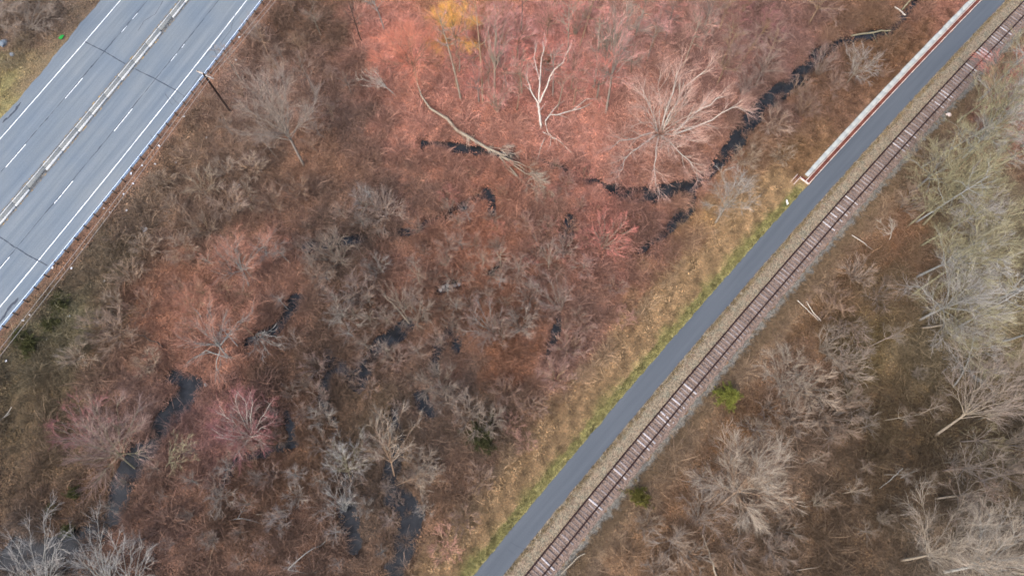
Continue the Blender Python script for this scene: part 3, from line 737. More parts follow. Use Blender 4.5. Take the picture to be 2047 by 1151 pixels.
tree('grey bare tree with forked white stems below the widest ditch', (215,1165), (190,1090), 3.6, 'vase', 'silver', 'silver', h=7, dens=.8)
tree('grey bare tree with slender curved stems on rusty litter below ditch', (265,1190), (258,1120), 3.0, 'vase', 'silver', 'silver', h=6, dens=.8)
tree('broken trunk with mossy forked crown standing in the lower pools', (788,950), (775,868), 3.6, 'spread', 'pale', 'tan', h=7.5, dens=.7)
tree('crooked bleached tree with snapped limbs beside the lower pools', (702,962), (690,905), 3.0, 'spread', 'silver', 'olive', h=6, dens=.7)
tree('low twisted pale shrub tree at the edge of lower pool', (690,1020), (678,985), 2.6, 'vase', 'silver', 'silver', h=3.4, dens=.8)
tree('arching pale tree bent across the lower pool channel', (792,970), (860,945), 2.2, 'spread', 'pale', 'tan', h=3.2, dens=.8)
tree('curved pale trunk leaning from the pool bank in the thicket', (818,646), (790,590), 2.6, 'spread', 'brown', 'pale', h=5, dens=.6, extra=[([(818,646,.2),(800,625,1.5),(768,588,4)],[.11,.09,.03])])
tree('bent pale limbed tree in brown brush beside the twin pools', (985,665), (965,640), 3.0, 'vase', 'mauve', 'silver', h=4.5, dens=.7)
tree('thin crooked snag with zigzag limbs in the middle thicket', (1098,545), (1095,500), 2.4, 'spread', 'mauve', 'pale', h=4.5, dens=.5)
tree('leaning mauve sapling tree in the middle thicket near tan grass', (1120,620), (1105,580), 2.8, 'vase', 'mauve', 'grey', h=4.5, dens=.9)
tree('red budding maple crown leaning over the railway', (1985,260), (2030,150), 4.6, 'spread', 'red', 'pale', h=9, dens=1.5)
tree('thick olive barked trunk leaning away from railway edge', (1932,304), (2010,190), 4.9, 'spread', 'olive', 'olive', h=13, dens=.7)
tree('olive barked tree with paired trunks in the wood', (1812,455), (1905,372), 4.7, 'spread', 'olive', 'olive', h=12, dens=.7)
tree('olive tree with slightly kinked trunk beside paired trunks', (1845,450), (1945,330), 5.5, 'spread', 'olive', 'olive', h=14, dens=.9)
tree('long straight grey trunk leaning through the wood with mossy fork', (1832,554), (1965,495), 5.2, 'spread', 'olive', 'silver', h=14, dens=.8)
tree('mossy olive trunk crossing its grey neighbour in the wood', (1820,592), (1950,505), 4.7, 'tall', 'olive', 'olive', h=15, dens=.8)
tree('pale limbed tree with knotted crown in the middle of wood', (1838,640), (1935,590), 6.0, 'spread', 'silver', 'silver', h=13, dens=.9)
tree('pale tree with long level limb in the wood', (1840,655), (1950,650), 5.5, 'spread', 'olive', 'pale', h=11, dens=.8)
tree('vertical looking pale pair of stems in the wood', (1905,775), (1925,690), 3.4, 'tall', 'silver', 'silver', h=9, dens=.7)
tree('grey leaning trunk over the dark brown forest floor', (1865,874), (1985,765), 5.2, 'spread', 'grey', 'pale', h=13, dens=.9)
tree('wide grey crown with pale limbs spreading over the wood corner', (1800,1120), (1900,1085), 5.0, 'spread', 'pale', 'pale', h=13, dens=1.4)
tree('wide grey crown with level trunk next to the corner crown', (1880,1145), (2010,1100), 5.4, 'spread', 'pale', 'silver', h=14, dens=1.4)
tree('round pale grey crown of fine twigs between conifers and wood', (1440,1010), (1500,945), 5.4, 'spread', 'pale', 'tan', h=9.5, dens=1.6)
tree('smaller grey crown joined to the round pale crown', (1395,1040), (1420,1010), 3.0, 'vase', 'grey', 'grey', h=5.5, dens=1.2)
tree('pinkish brown tree with forked leaning stems near railway edge', (1645,640), (1665,600), 2.6, 'spread', 'brown', 'tan', h=5, dens=.9)
tree('pale stem tree with rosy grey crown near railway edge', (1690,640), (1700,690), 3.2, 'vase', 'grey', 'tan', h=5, dens=1.1)
tree('tan round leafless tree in brown brush near the railway', (1560,770), (1575,740), 3.2, 'vase', 'pale', 'grey', h=4.5, dens=1.5)
tree('bleached forked snag beside the railway bank', (1778,480), (1775,450), 1.3, 'spread', 'pale', 'white', h=4.5, dens=.3)
tree('grey twigged tree overhanging stream near the concrete wall', (1692,168), (1722,128), 3.2, 'spread', 'silver', 'pale', h=6, dens=.9)
tree('slender brown tree leaning over the stream behind mauve maples', (1616,50), (1650,-10), 3.0, 'spread', 'mauve', 'tan', h=9, dens=.9)
tree('mauve tree with curved pale stem near stream bend', (1632,150), (1655,110), 2.4, 'vase', 'mauve', 'grey', h=4.5, dens=.9)
tree('grey bare tree hanging over the highway verge beside the rock', (-10,75), (15,15), 4.2, 'spread', 'grey', 'grey', h=9, dens=.8)
tree('grey bare tree with long drooping branches on highway verge litter', (60,60), (85,5), 3.8, 'vase', 'grey', 'grey', h=7, dens=.8)
tree('dark charred looking snag rising from brown brush near highway', (722,82), (703,22), 1.4, 'tall', 'brown', 'dark', h=8, dens=.5)
tree('slender pale tree with silver crown in brown brush beside dark snag', (768,60), (745,10), 2.6, 'tall', 'brown', 'silver', h=9)
# birch snag with broken top
b = P(1083, 266); bt = root('bare_tree', 'white limbed birch snag with three raised forks beside fallen trunk', 'tree', b)
def rel(pl): return np.array([at(a1, b1, b[2] + z1) - b for a1, b1, z1 in pl])
g = np.random.default_rng(77)
sk = [(rel([(1083,266,-.2),(1079,228,2.6),(1077,205,4)]), [.2,.17,.15]), (rel([(1077,205,4),(1078,160,6.5),(1092,80,10)]), [.13,.1,.02]), (rel([(1079,205,4),(1102,150,7),(1140,95,10.5)]), [.12,.09,.02]),
      (rel([(1077,208,4),(1062,185,5),(1050,140,7.5)]), [.1,.08,.02]), (rel([(1079,165,6.4),(1070,120,8),(1068,80,10)]), [.06,.05,.015])]
lm, tw = grow(sk, g, 5, 4, 3, 1.6, .9, .5); mesh_of(lm, 'trunk', 'bark', bt, BARK['white'], g); mesh_of(tw, 'crown', 'twig', bt, TWIG['pink'], g, True)

# fallen things
def fallen(name, label, polys, bark, twig=None, n=(0, 0, 0), L=(1.2, .8, .5), seed=1, cat='log'):
    """polys: list of ([(px,py,height above ground)], radii)"""
    g = np.random.default_rng(seed); b = P(polys[0][0][0][0], polys[0][0][0][1]); rt = root(name, label, cat, b)
    sk = []
    for pl, rad in polys: sk.append((np.array([P(a1, b1, z1 - .0) - b for a1, b1, z1 in pl]), rad))
    lm, tw = grow(sk, g, *n, *L, up=0.02, curl=0.0, t0=.45)
    mesh_of(lm, 'trunk' if cat != 'branch' else 'limb', 'bark', rt, BARK[bark], g)
    if tw: mesh_of(tw, 'crown' if cat != 'branch' else 'twig_spray', 'twig', rt, TWIG[twig or 'grey'], g, True)
    return rt
fallen('fallen_tree', 'long fallen trunk lying across the stream with its crown splayed in litter',
    [([(833,163,1.0),(846,200,.9),(876,229,.8),(905,251,.7),(960,290,.6),(1000,312,.55)], [.07,.13,.22,.26,.22,.17]), ([(1000,312,.5),(1050,338,.5),(1085,365,.6)], [.13,.08,.02]), ([(998,313,.45),(1030,345,.4),(1075,395,.3)], [.12,.08,.02]),
     ([(1000,312,.6),(1060,335,.9),(1075,358,1.0)], [.1,.06,.02]), ([(1010,318,.6),(1055,350,.7),(1105,385,.6)], [.1,.06,.02]), ([(1005,318,.4),(1010,335,.35),(1040,360,.3),(1110,408,.2)], [.09,.06,.015]),
     ([(968,294,.6),(1000,296,.8),(1020,306,.9)], [.05,.03,.012])], 'pale', 'pale', (7, 5, 4), (1.7, 1.2, .7), 3)
fallen('fallen_branch', 'white crooked broken limb lying on red litter beside the birch snag', [([(1090,242,1.2),(1100,228,1.4),(1118,230,1.0),(1150,218,.8),(1185,206,.5)], [.1,.1,.07,.02]), ([(1094,236,1.3),(1112,212,1.3),(1130,200,1.0)], [.09,.06,.02]), ([(1118,230,1),(1135,236,.5),(1145,247,.3)], [.05,.03,.015]), ([(1145,220,.8),(1170,200,1.0),(1198,196,.5),(1208,210,.2)], [.06,.04,.015])], 'white', seed=4, cat='branch')
fallen('fallen_branch', 'white forked limb sprawled at the foot of the birch snag', [([(1090,242,1.0),(1093,262,.8),(1104,275,.6),(1125,285,.5),(1142,305,.2)], [.09,.08,.05,.02]), ([(1085,264,.9),(1101,272,.6)], [.07,.06]), ([(1102,274,.6),(1100,290,.4),(1094,302,.2)], [.05,.02]), ([(1104,275,.6),(1112,284,.3),(1116,292,.2)], [.04,.015]), ([(1090,275,.5),(1078,300,.3),(1072,330,.2)], [.06,.04,.015])], 'white', seed=5, cat='branch')
fallen('fallen_log', 'mossy log lying across the stream near the concrete wall', [([(1702,72,.5),(1740,66,.5),(1782,62,.5)], [.12,.13,.1]), ([(1745,66,.5),(1755,90,.3)], [.04,.02]), ([(1768,64,.5),(1782,82,.3)], [.04,.02])], 'olive', seed=6)
fallen('fallen_log', 'pale snapped log end on stream bank near the concrete wall', [([(1788,14,.4),(1800,22,.4),(1810,30,.4)], [.12,.12,.11])], 'white', seed=7)
fallen('fallen_log', 'pale leaning log at the stream head beside snapped log end', [([(1803,20,.3),(1815,6,.8),(1826,-6,1.2)], [.13,.12,.11])], 'olive', seed=8)
fallen('fallen_log', 'dark fallen stem lying in grey brush near the highway bank', [([(234,654,.5),(270,666,.6),(300,680,.6),(328,692,.5)], [.05,.08,.09,.1])], 'dark', seed=9)
fallen('fallen_log', 'long dark fallen stem pointing into the corner ditch', [([(38,1020,.4),(70,1032,.4),(110,1036,.4),(178,1036,.4)], [.04,.07,.08,.09])], 'dark', seed=10)
fallen('fallen_log', 'short dark stem lying beside the widest ditch on rusty litter', [([(290,953,.4),(315,953,.4),(336,954,.4)], [.09,.08,.05])], 'dark', seed=11)
fallen('fallen_branch', 'thin pale branch lying on rusty litter below the rose maple', [([(432,1056,.3),(425,1100,.3),(412,1151,.3)], [.03,.05,.04])], 'tan', seed=12, cat='branch')
fallen('fallen_branch', 'grey crooked branch lying on rusty litter beside thin pale branch', [([(458,1040,.3),(480,1035,.4),(510,1042,.4),(545,1052,.3)], [.05,.06,.05,.02]), ([(475,1036,.4),(485,1018,.4)], [.04,.02])], 'silver', 'grey', (3, 2, 2), (.8, .5, .4), 13, 'branch')
fallen('fallen_branch', 'forked grey branch lying in the lower brown brush', [([(575,1138,.3),(600,1115,.5),(640,1090,.5),(668,1072,.4)], [.07,.06,.05,.02]), ([(575,1138,.3),(620,1146,.4),(650,1135,.4)], [.05,.03,.015])], 'silver', 'grey', (3, 3, 2), (1.0, .6, .4), 14, 'branch')
fallen('fallen_branch', 'bleached branch with tangled twigs at the lower pool bank', [([(512,1028,.4),(545,1025,.5),(575,1018,.5)], [.05,.04,.02])], 'pale', 'pale', (3, 3, 2), (.8, .5, .4), 15, 'branch')
fallen('fallen_log', 'bleached broken trunk standing stub beside railway brush', [([(1674,590,.4),(1682,612,1.0),(1688,635,.4)], [.16,.17,.13])], 'tan', seed=16)
fallen('fallen_log', 'thin leaning bleached pole near railway brush', [([(1612,602,.6),(1628,628,.6),(1640,640,.4)], [.05,.06,.07])], 'white', seed=17)
fallen('fallen_log', 'pale fallen pole crossing thin leaning pole near railway brush', [([(1594,600,.6),(1618,624,.5),(1636,640,.4)], [.06,.05,.04])], 'white', seed=18)
fallen('fallen_log', 'pale fallen pole lying towards the railway ballast', [([(1703,470,.4),(1722,482,.4),(1745,500,.4)], [.06,.06,.04])], 'white', seed=19)
fallen('fallen_log', 'pale log fallen down the bank beside the ballast', [([(1122,1146,.3),(1150,1118,.4),(1168,1104,.4)], [.1,.09,.06])], 'pale', seed=20)
fallen('fallen_log', 'bleached standing stub in brown brush below round pale crown', [([(1404,1068,.5),(1418,1105,.5),(1432,1151,.5)], [.06,.1,.12])], 'pale', seed=21)
fallen('fallen_branch', 'pale curved branch on dark litter in the lower wood', [([(1590,1140,.4),(1615,1136,.5),(1640,1132,.4)], [.05,.05,.03])], 'pale', seed=22, cat='branch')
fallen('fallen_branch', 'grey broken branch on dark leaf litter in the wood', [([(1758,976,.3),(1785,955,.5),(1805,935,.4)], [.03,.05,.05]), ([(1800,955,.4),(1830,940,.4)], [.04,.02])], 'silver', seed=23, cat='branch')
fallen('fallen_branch', 'bleached small broken branch lying near the highway grass corner', [([(0,840,.4),(14,828,.4),(24,812,.4)], [.06,.05,.03]), ([(8,834,.4),(20,826,.4)], [.04,.02])], 'white', seed=24, cat='branch')

# ------------------------------------------------------------------ repeated trees and shrubs: a few grown ones, copied
def proto(kind, form, Rc, h, dens, seed):
    g = np.random.default_rng(seed); 
    return build_tree(None, None, np.array([0, 0, .7 * h]), Rc, h, form, dens, g, (1, 1, 1, 1), (1, 1, 1, 1), False)
PT = [proto('t', 'spread', 3.0, 10, 1.2, 1), proto('t', 'tall', 2.6, 11, 1.3, 2), proto('t', 'vase', 3.0, 8, 1.2, 3), proto('t', 'spread', 3.2, 9, 1.0, 4), proto('t', 'tall', 2.8, 10, 1.0, 5), proto('t', 'spread', 3.0, 10, 1.6, 6)]
PW = [proto('w', 'tall', 3.2, 14, 1.0, 31), proto('w', 'spread', 3.6, 13.5, 1.0, 32), proto('w', 'tall', 2.8, 15, .9, 33), proto('w', 'spread', 4.0, 14, 1.1, 34)]
PS = [proto('s', 'vase', 1.5, 2.2, 2.6, 11), proto('s', 'vase', 1.5, 2.0, 3.2, 12), proto('s', 'vase', 1.5, 2.6, 2.2, 13), proto('s', 'vase', 1.5, 1.8, 3.0, 14), proto('s', 'spread', 1.5, 2.8, 2.4, 15), proto('s', 'vase', 1.6, 3.2, 3.4, 16), proto('s', 'spread', 1.4, 2.0, 3.6, 17)]
def ok_place(p, margin=1.0):
    s, n = tsn(p[0], p[1]); rs, m = rsm(p[0], p[1])
    return not (-8.6 < n < 2.2) and not (-21.5 < m < 2.2)
def vary(c, g, a=.12):
    k = g.uniform(1 - a, 1 + a); return (c[0] * k * g.uniform(.95, 1.05), c[1] * k, c[2] * k * g.uniform(.95, 1.05), 1)
LAND = [((1083,266),'the birch snag'),((940,275),'the fallen trunk'),((1080,385),'the splayed fallen crown'),((914,118),'the golden twigged tree'),((1318,268),'the many stemmed pale tree'),((430,190),'the utility pole'),((1620,350),'the end of the wall'),
 ((1740,66),'the mossy stream log'),((1450,796),'the young spruce'),((962,874),'the juniper bush'),((1480,960),'the round pale crown'),((490,860),'the rose maple'),((310,880),'the widest ditch'),((110,1110),'the corner pool'),((800,1010),'the lower pools'),((740,720),'the twin pools'),
 ((890,572),'the stone pool'),((289,457),'the crumpled white sheet'),((1575,405),'the trail sign'),((722,82),'the dark snag'),((1812,455),'the paired olive trunks'),((1865,874),'the grey leaning trunk'),((1276,994),'the low evergreen bush'),((425,655),'the bleached spreading limbs'),((608,332),'the broad grey tree'),
 ((1205,160),'the thick pale trunk'),((980,210),'the twin stemmed tree'),((640,490),'the dark stream end'),((1932,304),'the thick olive trunk'),((1400,355),'the stream bend'),((1204,494),'the small round pale tree'),((280,670),'the dark fallen stem'),((1430,446),'the airy fan crown'),((1095,540),'the zigzag snag'),((1900,1100),'the wide corner crowns'),((430,1090),'the thin pale branch'),((620,1110),'the forked grey branch')]
LANDP = [(P(*a)[:2], b_) for a, b_ in LAND]
FORMW = ['spreading', 'slim upright', 'many-stemmed', 'forked', 'narrow', 'dense']
def copies(protos, name, zn, cat, group, zone, count, scale, twigs, barks, seed, mind=1.6, hs=(.9, 1.1), points=None):
    g = np.random.default_rng(seed); done = []; tries = 0
    todo = list(points or [])
    while (len(done) < count or todo) and tries < 4000:
        tries += 1
        if todo: px, py, sc1 = todo.pop(0)
        else:
            cx, cy, rx, ry = zone; a = g.uniform(0, 6.283); q = math.sqrt(g.random()); px, py, sc1 = cx + rx * q * math.cos(a), cy + ry * q * math.sin(a), g.uniform(*scale)
        p = P(px, py)
        if not ok_place(p): continue
        if cat == 'tree' and min(abs(px - 900) / 55, 9) < 1 and py < 130 or abs(px - 815) < 70 and py < 210 or ((px - 1320) / 120) ** 2 + ((py - 245) / 100) ** 2 < 1: continue
        if not points and any(np.hypot(*(p - d)[:2]) < mind for d in done): continue
        done.append(p)
        pi = int(g.integers(len(protos))); tr, cr = protos[pi]; bk = barks[g.integers(len(barks))]; tk = twigs[g.integers(len(twigs))]
        near = min(LANDP, key=lambda q: np.hypot(*(q[0] - p[:2])))[1]; near = near.replace('the ', '', 1) if len(near.split()) > 4 else near; kindw = 'shrub' if cat == 'shrub' else 'tree' if sc1 > .66 else 'sapling'
        fw = {'shrub': ['bushy', 'dense', 'upright', 'low', 'forked', 'tall', 'tight'][pi]}.get(cat, 'slim upright' if protos is PW and pi % 2 == 0 else 'spreading' if protos is PW else FORMW[pi % 6])
        lb = f"{fw} {tk}-twigged {kindw} with {bk} bark in {zn} near {near}" if cat == 'tree' else f"{fw} {tk} twiggy shrub in the {zn} near {near}"
        rt = root(name, lb, cat, p, g.uniform(0, 6.283), group)
        rt.scale = (sc1, sc1, sc1 * g.uniform(*hs)); rt.rotation_euler[0] = g.normal(0, .06); rt.rotation_euler[1] = g.normal(0, .06)
        for src, pal in ((tr, BARK[bk]), (cr, TWIG[tk])):
            o = src.copy(); COL.objects.link(o); o.parent = rt; k_ = .5 if src is cr and zn not in ('red stand', 'mauve stand', 'wood') else 0; pc = palette(p[:1], p[1:2])[0] * 1.25; o.color = vary(tuple(np.array(pal[:3]) * (1 - k_) + pc * k_), g, .18)
copies(PT, 'bare_tree', 'red stand', 'tree', 'maples of the red stand', (1130,130,250,115), 34, (.75, 1.1), ['pink', 'red', 'pink'], ['pale', 'tan', 'grey'], 21, 2.2)  # budding pink-red twigs, the top-centre glow painted into their colour
copies(PT, 'bare_tree', 'mauve stand', 'tree', 'mauve maples by the stream', (1465,95,85,110), 14, (.7, 1.0), ['mauve', 'rose', 'mauve'], ['grey', 'tan'], 22, 2.2)
copies(PW, 'bare_tree', 'wood', 'tree', 'olive trees of the wood', (1945,450,130,270), 26, (.8, 1.08), ['olive', 'silver', 'olive'], ['olive', 'silver'], 23, 2.6)
copies(PT, 'bare_tree', 'lower wood', 'tree', 'saplings of the lower wood', (1760,880,250,190), 24, (.35, .62), ['brown', 'grey', 'brown'], ['grey', 'pale'], 24, 2.6)
copies(PT, 'bare_tree', 'lower wood', 'tree', 'grey trees of the wood corner', (1960,960,100,100), 8, (.8, 1.1), ['grey', 'brown', 'olive'], ['grey', 'pale'], 25, 3)
copies(PT, 'bare_tree', 'highway thicket', 'tree', 'saplings of the highway thicket', (560,190,150,170), 20, (.4, .65), ['brown', 'mauve', 'grey'], ['grey', 'tan'], 26, 2.6)
copies(PT, 'bare_tree', 'orange grove', 'tree', 'orange saplings', (445,590,90,110), 12, (.42, .7), ['terracotta', 'terracotta', 'mauve'], ['silver', 'tan'], 27, 2.2)
copies(PT, 'bare_tree', 'wetland thicket', 'tree', 'saplings of the wetland', (800,560,250,150), 44, (.3, .55), ['mauve', 'brown', 'grey'], ['grey', 'silver', 'pale'], 28, 2.0)
copies(PT, 'bare_tree', 'lower wetland', 'tree', 'saplings of the lower wetland', (560,1010,330,130), 30, (.28, .48), ['brown', 'mauve', 'silver'], ['silver', 'grey'], 29, 3)
copies(PS, 'shrub', 'slope brush', 'shrub', 'shrubs above the tan grass', None, 0, None, ['pink', 'mauve'], ['tan'], 31, points=[(1140,700,1.5),(1110,760,1.4),(1160,660,1.1),(1020,855,1.1),(1060,820,1.2),(1050,890,1.0),(960,960,1.3),(930,1040,1.3),(1010,790,1.2),(1230,580,1.0),(1250,640,.9),(900,1090,1.3)])
copies(PS, 'shrub', 'wetland', 'shrub', 'grey willow shrubs', None, 0, None, ['grey', 'silver', 'grey'], ['grey'], 32, points=[(775,440,2.0),(735,420,1.6),(680,525,1.8),(640,560,1.4),(720,600,1.8),(690,640,1.5),(880,770,1.6),(940,830,1.8),(900,800,1.3),(840,640,1.4),(760,545,1.4),(1040,660,1.4),(1060,590,1.3),(840,930,1.5),(980,850,1.3),(640,500,1.3)])
copies(PS, 'shrub', 'bank brush', 'shrub', 'shrubs on the highway bank', None, 0, None, ['pale', 'grey', 'brown'], ['tan'], 33, points=[(355,430,1.3),(420,380,1.7),(395,330,1.4),(455,350,1.2),(330,370,1.2),(470,430,1.6),(420,470,1.3),(270,560,1.4),(300,620,1.5),(265,670,1.9),(210,660,1.3),(240,620,1.2),(170,720,1.4),(310,730,1.2),(380,500,1.3),(500,400,1.3),(560,420,1.5),(600,390,1.4),(520,350,1.3),(300,500,1.2),(240,480,1.0)])
copies(PS, 'shrub', 'stream bank', 'shrub', 'shrubs between stream and wall', None, 0, None, ['pale', 'mauve', 'brown'], ['tan'], 34, points=[(1540,258,1.6),(1600,230,1.2),(1560,320,1.2),(1660,180,1.2),(1480,330,1.2),(1590,190,1.0),(1760,150,.8),(1500,300,1.2)])
copies(PS, 'shrub', 'railway brush', 'shrub', 'shrubs of the railway side', None, 0, None, ['brown', 'pale', 'grey'], ['grey'], 35, points=[(1700,560,1.6),(1740,600,1.8),(1640,700,1.6),(1600,780,1.8),(1680,740,1.8),(1580,840,1.6),(1640,840,1.8),(1500,860,1.4),(1330,1080,1.5),(1290,1050,1.2),(1380,1110,1.6),(1310,1140,1.4),(1560,1060,1.5),(1840,330,1.6),(1880,270,1.4),(1800,420,1.4),(1700,820,1.5),(1540,1100,1.3),(1460,1100,1.4),(1530,820,1.2),(1400,960,1.2)])
copies(PS, 'shrub', 'lower wetland', 'shrub', 'shrubs of the lower wetland', (640,860,260,200), 36, (.7, 1.3), ['mauve', 'brown', 'silver'], ['grey'], 36, 1.9)
copies(PS, 'shrub', 'rusty litter', 'shrub', 'shrubs around the fallen crown', (1060,420,200,110), 24, (.6, 1.1), ['rust', 'mauve', 'red'], ['tan'], 37, 2.4)

copies(PS, 'shrub', 'middle thicket', 'shrub', 'shrubs of the middle thicket', (1000,560,190,130), 30, (.6, 1.2), ['mauve', 'brown', 'grey'], ['grey'], 38, 1.9)
# --- evergreens
def evergreen(label, px, py, R, hgt, colour, seed, name='conifer', needles=1.0):
    g = np.random.default_rng(seed); b = P(px, py); rt = root(name, label, 'tree' if name == 'conifer' else 'shrub', b)
    tp = np.array([(0, 0, -.1), (0, 0, hgt * .5), (0, 0, hgt)]); Pp = resample(tp, 8)[None]; Rp = np.linspace(.07, .012, 8)[None]
    Nb = 46; P1, R1 = child(Pp, Rp, Nb, .08, R, 72, -.05, 5, .06, .04, .01, g, .5)
    z0 = P1[:, 0, 2] / hgt; P1 = P1[:, :1] + (P1 - P1[:, :1]) * (1.15 - .85 * z0)[:, None, None]
    P2, R2 = child(P1, R1, 9, .15, .38 * R, 45, 0, 4, .06, 0, .006, g)
    P3, R3 = child(np.concatenate([P1[:, :4], P2]), np.concatenate([R1[:, :4], R2]), int(16 * needles), .1, .13 + .05 * R, 50, .15, 2, .05, 0, .008, g)
    mesh_of([(Pp, Rp, 6, 0, 0), (P1, R1, 4, 0, 0)], 'trunk', 'bark', rt, BARK['dark'], g)
    mesh_of([(P2, np.maximum(R2, .012), 3, 0.2, .8), (P3, np.maximum(R3, .014), 3, 0, 1)], 'crown', 'evergreen_needle', rt, colour, g, True)
evergreen('bright green young spruce with radiating branches beside the railway', 1450, 796, 1.75, 2.6, A(122,126,66,.6), 1)
evergreen('low olive green evergreen bush at the foot of railway bank', 1276, 994, 1.5, 1.3, A(110,106,60,.55), 2, 'evergreen_bush')
evergreen('dark green juniper bush in brush beside the tan grass slope', 962, 874, 2.3, 1.8, A(76,78,54,.45), 3, 'evergreen_bush')
evergreen('small dark evergreen bush inside the red stand', 1085, 130, 1.4, 2.0, A(112,96,66,.5), 4, 'evergreen_bush', .7)
for k, (a1, b1, r1) in enumerate([(120,608,1.6),(105,650,1.2),(60,692,1.5),(40,672,1.0),(150,985,.8),(138,1058,.8),(105,1015,.6)]):
    evergreen(['largest green bramble clump on the brown bank', 'green bramble clump between two bramble clumps on the bank', 'green bramble clump at the foot of the guardrail bank', 'smallest green bramble clump near the guardrail'][k] if k < 4 else 'green bramble clump near the corner ditch', a1, b1, r1, .5, A(92,94,64,.5), 10 + k, 'evergreen_bush', .6)
for o in [o for o in COL.objects if 'green bramble' in o.get('label', '')]:
    o.name = 'bramble'; o['group'] = 'green brambles on the bank' if 'bank' in o['label'] else 'green brambles by the ditch'

# ------------------------------------------------------------------ stones and litter
def stone(label, px, py, r, mat, seed, name='rock', group=None, cat='rock', dz=0.0):
    g = np.random.default_rng(seed); import bmesh
    bm = bmesh.new(); bmesh.ops.create_icosphere(bm, subdivisions=2, radius=1)
    for vv in bm.verts: vv.co = vv.co * float(1 + .22 * math.sin(vv.co.x * 3 + seed) * math.cos(vv.co.y * 4 + seed) + g.normal(0, .05)); vv.co.x *= r * 1.2; vv.co.y *= r; vv.co.z *= r * .65
    me = bpy.data.meshes.new(name); bm.to_mesh(me); bm.free(); me.materials.append(M[mat]); o = bpy.data.objects.new(name, me); COL.objects.link(o)
    p = P(px, py); o.location = (p[0], p[1], float(ground_z(np.array([p[0]]), np.array([p[1]]))[0]) + r * .25 + dz); o.rotation_euler = (0, 0, g.uniform(0, 3)); return tag(o, label, cat, group)
stone('blue-grey boulder on the leaf litter of the highway verge', 8, 88, .6, 'blue_stone', 1)
stone('dark grey small boulder on highway verge litter', 26, 110, .35, 'blue_stone', 2)
for k, (a1, b1) in enumerate([(886,572),(894,569),(880,578),(908,568),(917,566)]): stone('pale wet stone in the small wetland pool', a1, b1, .24, 'grey_stone', 5 + k, 'rock', 'stones of the small pool', dz=.25)
stone('pale stone lying on the edge of the widest ditch', 412, 769, .22, 'grey_stone', 20)
stone('tan rock on the gravel shoulder below the wall', 1896, 230, .3, 'pale_timber', 21)
def scrap(label, px, py, w, mat, seed, group=None):
    g = np.random.default_rng(seed); n = 4; gx, gy = np.meshgrid(np.linspace(-.5, .5, n), np.linspace(-.5, .5, n)); zz = g.uniform(0, .35, gx.shape)
    v = np.c_[gx.ravel() * w * g.uniform(.9, 1.6), gy.ravel() * w, zz.ravel() * w]; v2 = v - (0, 0, .02); i, j = np.meshgrid(np.arange(n - 1), np.arange(n - 1), indexing='ij'); a = (i * n + j).ravel()
    f = np.c_[a, a + 1, a + n + 1, a + n]; o = mk('litter_scrap', np.concatenate([v, v2]), np.concatenate([f, f[:, ::-1] + n * n]), mat); p = P(px, py, .12)
    o.location = p; o.rotation_euler = (0, 0, g.uniform(0, 6)); return tag(o, label, 'litter', group)
for k, (a1, b1) in enumerate([(368,233),(378,254),(413,275),(352,325),(318,292),(310,328),(284,331),(262,347),(266,367),(468,370),(479,369),(478,75),(472,120),(207,417),(253,421),(143,536),(209,562),(138,632),(94,678),(60,629),(46,640),(247,388),(12,721),(105,535),(220,424)]):
    scrap('scrap of white litter on the highway bank', a1, b1, .22, 'white_plastic', k, 'white litter on the highway bank')
scrap('crumpled white plastic sheet caught in brush below the highway', 289, 457, .7, 'white_plastic', 50)
scrap('yellow plastic litter in brown brush near crumpled sheet', 236, 475, .35, 'yellow_plastic', 51, 'yellow litter'); scrap('yellow plastic litter in brown brush near crumpled sheet', 235, 499, .4, 'yellow_plastic', 52, 'yellow litter')
scrap('bright green plastic litter on the highway verge leaves', 123, 75, .5, 'green_plastic', 53)

